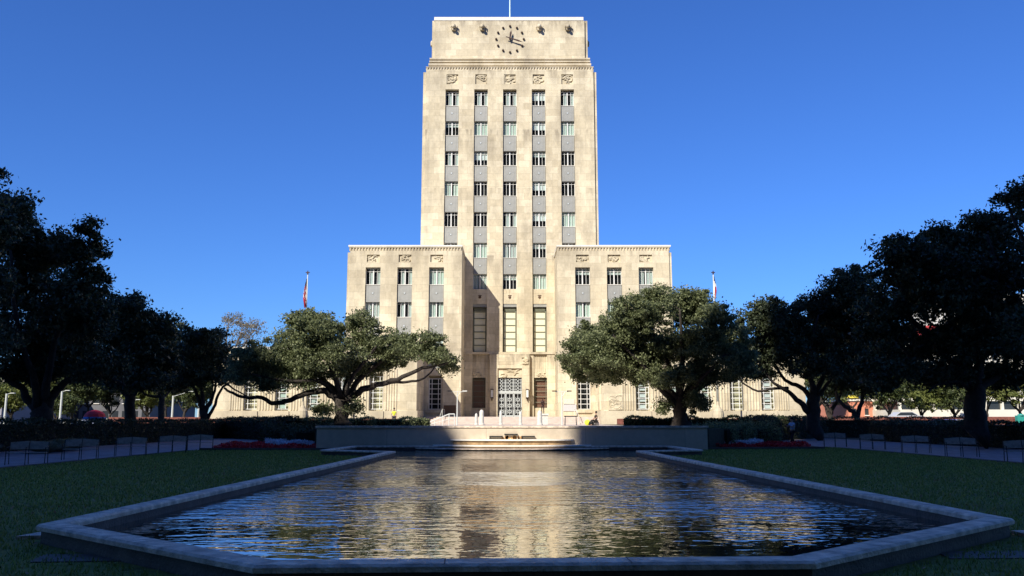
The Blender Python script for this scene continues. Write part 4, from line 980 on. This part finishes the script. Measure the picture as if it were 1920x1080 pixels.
# ------------------------------------------------------------------ terrace furniture
def twin_lamp(px, lab):
    Y = 84; x = at(px, 790, Y).x; b0 = (x, Y, TZ); r_ = empty('lamp_post', b0, lab, 'lamp post', 'twin-headed lamp posts on the terrace'); zt_ = at(px, 735, Y).z
    MB().tube([(x, Y, TZ), (x, Y, zt_)], [.07, .045], 8).build('pole', POLE, r_, b0)
    MB().tube([(x-.62, Y, zt_+.02), (x+.62, Y, zt_+.02)], .03, 6).tube([(x-.3, Y, zt_), (x, Y, zt_-.5)], .02, 6).tube([(x+.3, Y, zt_), (x, Y, zt_-.5)], .02, 6).build('arm', POLE, r_, b0)
    for s in (-1, 1): MB().box(x+s*.72-.22, x+s*.72+.22, Y-.15, Y+.15, zt_+.04, zt_+.14).build('lamp_head', IRON if s < 0 or px > 960 else POLE, r_, b0)
twin_lamp(857, 'twin-headed lamp post left of the doors, before the brown board'); twin_lamp(1054, 'twin-headed lamp post right of the doors, before the grey board')
WCON = simple('pale_concrete', (.58, .57, .52), .8, noise=.15, nscale=4)
for i, (px, Y, h, lab) in enumerate([(893, 92, 1.1, 'short pale bollard standing left of the taller one'), (903, 90, 1.45, 'tall pale domed bollard left of the doors'), (939, 92, 1.35, 'slim pale bollard at the left door leaf'), (976, 92, 1.3, 'slim pale bollard at the right door leaf'), (1012, 88, 1.35, 'broad pale bollard right of the doors beside the statue')]):
    x = at(px, 790, Y).x; r_ = .17 if i in (0, 2, 3) else .26
    o = single(MB().lathe(x, Y, [(r_*1.25, TZ), (r_*1.25, TZ+.12), (r_, TZ+.15), (r_*.9, TZ+h-.15), (r_*.75, TZ+h), (r_*.3, TZ+h+.1), (.01, TZ+h+.12)], 12), 'bollard', WCON, lab, 'bollard', 'pale bollards in front of the doors', base=(x, Y, TZ))
# statue on a broad pedestal, right of the door
def skin_body(name, joints, edges, mat, parent=None, loc=(0, 0, 0), sub=1, root_i=0):
    me = bpy.data.meshes.new(name); me.from_pydata([j[:3] for j in joints], edges, []); me.materials.append(mat)
    o = bpy.data.objects.new(name, me); col.objects.link(o); o.location = loc
    if parent: o.parent = parent
    sk = o.modifiers.new('skin', 'SKIN'); sk.use_smooth_shade = True
    if not me.skin_vertices: me.skin_vertices.new()
    for i, j in enumerate(joints): me.skin_vertices[0].data[i].radius = (j[3], j[4] if len(j) > 4 else j[3])
    me.skin_vertices[0].data[root_i].use_root = True
    ss = o.modifiers.new('sub', 'SUBSURF'); ss.levels = sub; ss.render_levels = sub
    return o
SKIN = simple('skin', (.42, .25, .17), .6); HAIR = simple('hair_dark', (.015, .011, .009), .7)
CL = {}
def cloth(n, c):
    if n not in CL: CL[n] = simple('cloth_'+n, c, .9, noise=.15, nscale=12)
    return CL[n]
def person(loc, rz, label, shirt, trousers, pose='stand', hat=False, mono=None, name='person', scale=1.0):
    root = empty(name, loc, label, 'person' if name == 'person' else 'statue', rz=rz); root.scale = (scale,)*3
    if pose == 'walk': hip, lk, la, rk, ra = .95, (.10, -.20, .52), (.10, -.26, .08), (-.10, .06, .50), (-.10, .32, .12)
    elif pose == 'sit': hip, lk, la, rk, ra = .45, (.13, -.45, .50), (.13, -.50, .07), (-.13, -.43, .48), (-.14, -.52, .07)
    else: hip, lk, la, rk, ra = .95, (.11, -.03, .50), (.12, .0, .08), (-.11, .0, .50), (-.12, .02, .08)
    h = hip
    if pose in ('walk', 'reach'): le, lh_, re, rh = (.22, -.18, h+.22), (.16, -.42, h+.30), (-.22, -.18, h+.24), (-.14, -.42, h+.33)
    elif pose == 'sit': le, lh_, re, rh = (.24, -.1, h+.2), (.16, -.32, h+.12), (-.24, -.1, h+.2), (-.14, -.3, h+.1)
    else: le, lh_, re, rh = (.26, .02, h+.16), (.25, -.06, h-.08), (-.26, .02, h+.16), (-.25, -.06, h-.08)
    J = [(0, 0, h, .13, .10), (0, .01, h+.22, .12, .09), (0, 0, h+.42, .15, .10), (0, -.01, h+.54, .055), (0, -.02, h+.63, .075, .085), (0, -.02, h+.74, .085, .10),
         (.17, 0, h+.46, .055), (*le, .042), (*lh_, .028), (-.17, 0, h+.46, .055), (*re, .042), (*rh, .028),
         (.10, 0, h-.06, .09), (*lk, .062), (*la, .042), (-.10, 0, h-.06, .09), (*rk, .062), (*ra, .042), (la[0], la[1]-.16, .04, .035), (ra[0], ra[1]-.16, .04, .035)]
    E = [(0, 1), (1, 2), (2, 3), (3, 4), (4, 5), (2, 6), (6, 7), (7, 8), (2, 9), (9, 10), (10, 11), (0, 12), (12, 13), (13, 14), (0, 15), (15, 16), (16, 17), (14, 18), (17, 19)]
    # hands with five short fingers
    for hi, hp, el in ((8, lh_, le), (11, rh, re)):
        d = (Vector(hp)-Vector(el)).normalized(); s_ = d.cross(Vector((0, 0, 1))); s_ = s_.normalized() if s_.length > .1 else Vector((0, 1, 0))
        pi_ = len(J); pc = Vector(hp)+d*.07; J.append((*pc, .03, .018)); E.append((hi, pi_))
        for q, (o_, l_) in enumerate(((-.03, .075), (-.01, .085), (.01, .08), (.03, .065))):
            J.append((*(pc+s_*o_+d*l_), .009)); E.append((pi_, len(J)-1))
        J.append((*(Vector(hp)+s_*.055+d*.06), .010)); E.append((hi, len(J)-1))
    skin_body('body', J, E, mono or SKIN, root)
    if mono: return root
    g = 1.22
    T = [J[0], J[1], J[2], (0, -.005, h+.49, .07), J[6], (*[J[6][k]*.4+J[7][k]*.6 for k in range(3)], .045), J[9], (*[J[9][k]*.4+J[10][k]*.6 for k in range(3)], .045)]
    T = [(*t[:3], *[r_*g for r_ in t[3:]]) for t in T]
    skin_body('shirt', T, [(0, 1), (1, 2), (2, 3), (2, 4), (4, 5), (2, 6), (6, 7)], shirt, root)
    Lg = [J[0], J[12], J[13], J[14], J[15], J[16], J[17]]; Lg = [(*t[:3], *[r_*1.25 for r_ in t[3:]]) for t in Lg]
    skin_body('trousers', Lg, [(0, 1), (1, 2), (2, 3), (0, 4), (4, 5), (5, 6)], trousers, root)
    MB().ball((0, .015, h+.775), .105, 12, 8, (.95, 1.08, 1.0)).build('hair', HAIR if not hat else shirt, root)
    f = MB().ball((0, -.125, h+.72), .018, 6, 4, (.8, 1, 1.3)); f.ball((-.035, -.108, h+.755), .012, 6, 4); f.ball((.035, -.108, h+.755), .012, 6, 4); f.box(-.03, .03, -.118, -.105, h+.675, h+.683)
    f.build('face', SKIN, root)
    return root
person((17.6, 54.6, .0), R(-60), 'person in pale blue shirt and dark trousers walking by the right bed, hands raised', cloth('pale_blue', (.42, .52, .68)), cloth('dark', (.02, .015, .02)), 'walk')
person((at(48, 0, 60).x, 60, .1), R(20), 'dark silhouetted person standing behind the left hedge', cloth('navy', (.015, .015, .03)), cloth('dark', (.02, .015, .02)), 'stand')
person((at(755, 0, 86).x, 86, TZ-.05), R(0), 'person in a bright yellow vest standing behind the shrubs left of the doors', cloth('yellow', (.75, .80, .06)), cloth('navy', (.015, .015, .03)), 'stand', scale=.97)
sb = (at(1106, 0, 80).x, 80, TZ)
person((sb[0], sb[1], TZ), R(-70), 'person in black clothes sitting on the terrace right of the doors', cloth('black', (.012, .012, .012)), cloth('black', (.012, .012, .012)), 'sit')
single(MB().prism([(sb[0]-.35, 80.2), (sb[0]+.3, 80.2), (sb[0]+.3, 80.6), (sb[0]-.35, 80.6)], TZ, TZ+.33), 'stone_block', WCON, 'low pale block under the seated person in black', 'block', base=(sb[0], 80.4, TZ))
bx0 = at(1091, 0, 80).x
bag = empty('backpack', (bx0, 80, TZ), 'yellow and black bag lying left of the seated person', 'bag')
MB().ball((bx0, 80, TZ+.28), .3, 10, 7, (.9, .6, .9)).build('body', cloth('yellow', (.75, .8, .06)), bag, (bx0, 80, TZ)); MB().ball((bx0+.3, 79.95, TZ+.2), .25, 10, 7, (1.2, .7, .8)).build('pocket', cloth('black', (.012,)*3), bag, (bx0, 80, TZ))
# statue
sx = at(1014, 0, 96).x
st_ = person((sx, 97, 2.3), R(10), 'x', None, None, 'reach', mono=BRZ, name='statue', scale=.98); st_['label'] = 'dark bronze standing figure on a pedestal right of the doors'
single(MB().box(sx-.55, sx+.55, 96.5, 97.5, TZ, 2.15).box(sx-.65, sx+.65, 96.4, 97.6, 2.15, 2.34), 'statue_pedestal', WCON, 'pale stone pedestal under the bronze figure', 'pedestal', base=(sx, 97, TZ))
# sawhorse barrier and handrails
x = at(1062, 0, 82).x; b0 = (x, 82, TZ); r_ = empty('barrier', b0, 'dark metal trestle barrier on the terrace right of the doors', 'barrier')
MB().box(x-.62, x+.62, 81.95, 82.05, TZ+.8, TZ+.9).build('rail', IRON, r_, b0)
for s in (-1, 1):
    for q in (-1, 1): MB().tube([(x+s*.5, 82, TZ+.85), (x+s*.55, 82+q*.35, TZ)], .03, 6).build('leg', IRON, r_, b0)
for s, lab in ((-1, 'grey stair handrail left of the doors'), (1, 'grey stair handrail right of the doors')):
    x = XC+s*8.2; b0 = (x, 103, TZ); r_ = empty('handrail', b0, lab, 'handrail', 'handrails by the entrance steps')
    MB().tube([(x, 102.5, TZ+.9), (x, 106, 2.95), (x, 109.5, 2.95)], .035, 6).build('rail', POLE, r_, b0)
    for yy, zz in ((102.6, TZ), (106, 1.9), (109.4, 2.0)): MB().tube([(x, yy, zz), (x, yy, zz+.95)], .03, 6).build('post', POLE, r_, b0)
# white A-frame boards left
x = at(845, 0, 80).x; b0 = (x, 80, TZ); r_ = empty('ramp_rail', b0, 'pale sloping ramp railing on the terrace between the left oak and the doors', 'railing')
MB().tube([(x-1.6, 80, TZ+.25), (x+.3, 80, TZ+1.05), (x+.8, 80, TZ+1.05)], .05, 6).tube([(x-1.6, 80, TZ+.05), (x+.3, 80, TZ+.6), (x+.8, 80, TZ+.6)], .035, 6).build('rail', POLE, r_, b0)
for dx_ in (-1.0, -.3, .3, .8): MB().tube([(x+dx_, 80, TZ), (x+dx_, 80, TZ+(1.05 if dx_ > 0 else .45 if dx_ < -.5 else .75))], .045, 6).build('post', POLE, r_, b0)
# ------------------------------------------------------------------ far left: lamp posts, umbrella, buildings
for i, (px, Y, py1, lab) in enumerate([(8, 100, 738, 'at the far left edge'), (112, 104, 733, 'tallest, just right of the huge left oak'), (247, 118, 750, 'half hidden by the second left oak'), (322, 112, 742, 'third from the town hall, with a long arm reaching right'), (371, 120, 766, 'short, behind the crooked small oak')]):
    x = at(px, 790, Y).x; z1 = at(px, py1, Y).z; b0 = (x, Y, 0); r_ = empty('street_lamp', b0, 'slim pale lamp '+lab, 'street lamp', 'pale lamp posts beyond the left hedge')
    MB().tube([(x, Y, 0), (x, Y, .8), (x, Y, z1)], [.22, .14, .11], 10).build('pole', POLE, r_, b0)
    MB().tube([(x, Y, z1-.1), (x+.5+(i == 3)*1.6, Y, z1+.05+(i == 3)*.5)], .035, 6).build('arm', POLE, r_, b0); MB().box(x+.45+(i == 3)*1.6, x+.95+(i == 3)*1.6, Y-.14, Y+.14, z1+.02+(i == 3)*.5, z1+.10+(i == 3)*.5).build('lamp_head', POLE, r_, b0)
x = at(177, 790, 92).x; b0 = (x, 92, 0); r_ = empty('umbrella', b0, 'red dome market umbrella with a blue rim beyond the left hedge', 'umbrella')
w = MB(); w.lathe(x, 92, [(1.1, 1.95), (.98, 2.25), (.7, 2.5), (.35, 2.63), (.03, 2.7)], 12); w.build('canopy', simple('umbrella_red', (.60, .015, .03), .7), r_, b0)
MB().lathe(x, 92, [(1.12, 1.72), (1.115, 1.948)], 12).build('rim', simple('umbrella_blue', (.05, .18, .55), .7), r_, b0); MB().tube([(x, 92, 0), (x, 92, 2.65)], .03, 6).build('pole', POLE, r_, b0)
def building(name, label, x0, x1, y0, y1, z1, mat, rows, cols_, winmat, ww=.6, wh=.5, extra=None, base_z=0, z0w=1.2):
    b0 = ((x0+x1)/2, y0, base_z); r_ = empty(name, b0, label, 'building')
    MB().box(x0, x1, y0, y1, base_z, z1).build('wall', mat, r_, b0)
    MB().box(x0-.25, x1+.25, y0-.25, y1+.25, z1+.001, z1+.5).build('cornice', STC, r_, b0)
    cw = (x1-x0)/cols_; rh = (z1-z0w)/rows; proto = None
    for j in range(rows):
        for i in range(cols_):
            cx = x0+cw*(i+.5); cz = z0w+rh*(j+.5)
            if proto is None:
                w = MB().box(-cw*ww/2, cw*ww/2, -.06, -.001, -rh*wh/2, rh*wh/2); proto = w.build('window', winmat, r_); pn = proto
                MB().box(-cw*ww/2-.1, cw*ww/2+.1, -.2, -.001, -rh*wh/2-.15, -rh*wh/2-.001).build('sill', STC, proto)
                proto.location = (cx-b0[0], 0, cz-b0[2])
            else: inst(proto, r_, (cx-b0[0], 0, cz-b0[2]))
    return r_, b0
WG = simple('far_glass', (.03, .035, .04), .15)
PALE = simple('pale_grey_wall', (.30, .28, .31), .85, noise=.1, nscale=.3)
SALM = simple('salmon_wall', (.62, .24, .15), .85, noise=.12, nscale=.4)
WHB = simple('white_wall', (.72, .68, .58), .8, noise=.08, nscale=.3)
building('pale_building', 'low pale grey building behind the trunk of the huge left oak', at(-40, 0, 150).x, at(72, 0, 150).x, 150, 175, at(0, 715, 150).z, PALE, 2, 7, WG)
building('pale_building', 'plain pale building glimpsed between the lamp posts at left', at(90, 0, 175).x, at(330, 0, 175).x, 175, 200, at(0, 735, 175).z, simple('grey_wall', (.13, .13, .14), .85, noise=.2, nscale=.3), 2, 14, WG)
r_, b0 = building('salmon_building', 'salmon coloured building right of the town hall with a yellow sign box on top', at(1545, 0, 150).x, at(1630, 0, 150).x, 150, 170, at(0, 752, 150).z, SALM, 1, 4, WG, .3, .3)
MB().box(at(1545, 0, 150).x-.2, at(1563, 0, 150).x, 149.5, 152, at(0, 752, 150).z+.51, at(0, 741, 150).z).build('sign_box', simple('yellow_box', (.75, .62, .08), .6), r_, b0)
MB().box(at(1592, 0, 149).x, at(1602, 0, 149).x, 149.2, 149.9, 0, at(0, 748, 149).z).build('pillar', WHB, r_, b0)
wx0, wx1 = at(1634, 0, 140).x, at(1990, 0, 140).x
b0 = ((wx0+wx1)/2, 140, 0); r_ = empty('white_building', b0, 'long white low building with dark ribbon windows at right behind the hedge', 'building')
zz = [0, at(0, 783, 140).z, at(0, 768, 140).z, at(0, 752, 140).z, at(0, 745, 140).z]
MB().box(wx0, wx1, 140, 160, 0, zz[1]-.001).build('ground_floor', DARK, r_, b0)
MB().box(wx0-.2, wx1, 139.2, 160, zz[1], zz[2]).build('wall', WHB, r_, b0); MB().box(wx0+.3, wx1-.3, 140, 160, zz[2], zz[3]).build('ribbon_window', WG, r_, b0); MB().box(wx0-.1, wx1, 139.5, 160, zz[3], zz[4]+1.2).build('parapet', WHB, r_, b0)
for i in range(13): xx = wx0+(wx1-wx0)*i/12; MB().box(xx-.2, xx+.2, 139.6, 140, zz[2]+.001, zz[3]-.001).build('pier', WHB, r_, b0)
for i in range(9): xx = wx0+(wx1-wx0)*(i+.5)/9; MB().box(xx-.25, xx+.25, 139.5, 140, 0, zz[1]-.002).build('column', WHB, r_, b0)
r_, b0 = building('tall_white_building', 'tall white office building glimpsed through gaps in the right oak crowns', at(1745, 0, 210).x, at(1960, 0, 210).x, 210, 235, at(0, 555, 210).z, WHB, 7, 12, WG, .55, .3)
r_, b0 = building('office_building', 'pale building with a red rooftop sign box glimpsed through the right oaks', at(1640, 0, 200).x, at(1735, 0, 200).x, 200, 220, at(0, 640, 200).z, WHB, 6, 6, WG, .5, .4)
MB().box(at(1680, 0, 200).x, at(1716, 0, 200).x, 199.7, 202, at(0, 630, 200).z, at(0, 611, 200).z).build('sign_box', simple('red_box', (.60, .06, .06), .7), r_, b0)
# blue panel and green box at far right
x = at(1875, 0, 96).x; single(MB().box(x-.9, x+.9, 96, 96.6, 0, at(0, 776, 96).z), 'blue_panel', simple('blue_panel', (.10, .13, .38), .6), 'blue painted panel box behind the right hedge', 'utility box', base=(x, 96, 0))
x = at(1846, 0, 98).x; single(MB().box(x-.5, x+.5, 98, 98.5, 0, at(0, 779, 98).z).lathe(x, 98.2, [(.35, at(0, 779, 98).z), (.3, at(0, 779, 98).z+.12), (.05, at(0, 779, 98).z+.2)], 10), 'green_box', simple('green_box', (.03, .30, .25), .6), 'teal green box beside the blue panel behind the right hedge', 'utility box', base=(x, 98, 0))
# parked cars glimpsed over the hedge
def car(px, Y, z0, c, lab, rz=0):
    x = at(px, 0, Y).x; r_ = empty('parked_car', (x, Y, z0), lab, 'car', 'cars parked beyond the hedges', rz)
    paint = simple('car_paint', c, .25, .1)
    prof = [(-2.25, .35), (-2.3, .75), (-2.1, .95), (-1.35, 1.02), (-.75, 1.45), (.75, 1.47), (1.5, 1.05), (2.15, .95), (2.28, .7), (2.25, .35)]
    MB().prism(prof, -.88, .88, axis='y').build('body', paint, r_)
    MB().prism([(-1.18, 1.04), (-.68, 1.40), (.68, 1.42), (1.3, 1.06)], -.895, .895, axis='y').build('side_windows', WG, r_)
    for sx_ in (-1.4, 1.4):
        for sy in (-.8, .8): MB().tube([(sx_, sy-.12, .33), (sx_, sy+.12, .33)], .33, 14).build('wheel', IRON, r_)
    for sy in (-.6, .6): MB().box(2.25, 2.3, sy-.2, sy+.2, .65, .78).build('headlight', GLW, r_)
car(1742, 97, .25, (.75, .75, .76), 'white car parked before the white building behind the right hedge'); car(1640, 103.5, TZ, (.6, .6, .62), 'pale car parked beside the salmon building') ; car(206, 98, .2, (.7, .7, .7), 'white car parked beyond the left hedge next to the red umbrella'); car(1712, 97.5, .25, (.08, .1, .35), 'dark blue car parked left of the white car at right')
# low pale marker posts in front of the hedges
for px, py, Y, lab in ((1690, 795, 66, 'small pale litter bin in front of the right hedge'), (203, 798, 62, 'small pale litter bin in front of the left hedge')):
    x = at(px, 0, Y).x; z1 = at(px, py-6, Y).z; single(MB().lathe(x, Y, [(.25, 0), (.28, .1), (.28, z1-.15), (.31, z1-.14), (.31, z1-.05), (.1, z1)], 12), 'litter_bin', WCON, lab, 'bin', base=(x, Y, 0))

# ------------------------------------------------------------------ office blocks behind the camera (unseen, their tiers shaped to fit the shade on the park)
OFF = stone('office_wall', (.30, .28, .26), (.34, .32, .30), 3, 1.8, .3)
def office(label, tiers):
    x0 = min(t[0] for t in tiers); b0 = (x0, -30, 0); r_ = empty('shade_office_block', b0, label, 'building')
    for (a, b_, y0, y1, h) in tiers:
        w = MB().box(a, b_, y0, y1, -.1, h); o = w.build('wall', OFF, r_, b0)
        w = MB(); z = 4.5
        while z < h-2: w.box(a+.6, b_-.6, y1+.002, y1+.05, z, z+1.7); z += 4
        w.build('ribbon_window', WG, o, (b0))
        o.matrix_parent_inverse = Matrix(); 
    return r_
office('unseen office tower behind the camera on the left, stepped to shape the park shade', [(-190, -97, -90, -30, 112), (-97, -78, -80, -30, 92), (-78, -66, -70, -30, 82), (-66, -56, -62, -30, 75)])
office('unseen office tower behind the camera on the right, tiered to shape the park shade', [(-56, -46.2, -52, -30, 66.8), (-46.2, -42, -60, -30, 86.5), (-42, 90, -90, -30, 113)])

# ------------------------------------------------------------------ light, sky, camera
EL, AZ = R(37), R(212.6)
S = Vector((math.sin(AZ)*math.cos(EL), math.cos(AZ)*math.cos(EL), math.sin(EL)))
sl = bpy.data.lights.new('sun', 'SUN'); sl.energy = 4.6; sl.angle = R(.5); sl.color = (1, .94, .82)
so = bpy.data.objects.new('sun', sl); col.objects.link(so); so.rotation_euler = S.to_track_quat('Z', 'Y').to_euler(); so.location = (-50, -60, 80)
wd = bpy.data.worlds.new('World'); scene.world = wd; wd.use_nodes = True; nt = wd.node_tree
sky = nt.nodes.new('ShaderNodeTexSky'); sky.sky_type = 'NISHITA'; sky.sun_disc = False; sky.sun_elevation = EL; sky.sun_rotation = AZ
sky.altitude = 0; sky.air_density = 1.15; sky.dust_density = 0; sky.ozone_density = 5.0
hs = nt.nodes.new('ShaderNodeVectorMath'); hs.operation = 'MULTIPLY'; hs.inputs[1].default_value = (.305, .54, 1.0)   # clear dry winter air: deep blue sky
bg = nt.nodes['Background']; nt.links.new(sky.outputs[0], hs.inputs[0]); nt.links.new(hs.outputs[0], bg.inputs[0]); bg.inputs[1].default_value = .10
cam = bpy.data.cameras.new('camera'); co = bpy.data.objects.new('camera', cam); col.objects.link(co); scene.camera = co
cam.sensor_width = 36; cam.lens = F/1920*36; cam.clip_end = 6000; cam.clip_start = .1
co.location = (0, 0, CZ); co.rotation_euler = (math.pi/2+TILT, 0, 0)
scene.view_settings.view_transform = 'Standard'; scene.view_settings.look = 'None'; scene.view_settings.exposure = .57; scene.view_settings.gamma = 1
scene.cycles.max_bounces = 6; scene.cycles.transparent_max_bounces = 12; scene.cycles.caustics_reflective = False; scene.cycles.caustics_refractive = False
# light the windows: unlinked prototypes do not exist; every prototype was placed
# fallen leaves scattered on the lawn
rng = np.random.default_rng(9); n = 1500; gx = -15+31*rng.random(n); gy = 8+34*rng.random(n)
k_ = ~inside(offset(POOL, -.1), gx, gy); P = np.stack([gx[k_], gy[k_], np.full(k_.sum(), .05)], 1)
v = leaves(rng, P, np.full(len(P), .01), 1, .06, 1, .3, 2)
o = np_mesh('fallen_leaves', v, len(v)//4, leafmat('fallen_leaf', (.16, .10, .05), (.36, .27, .15))); tag(o, 'brown fallen leaves scattered over the lawn', 'leaves', kind='stuff')
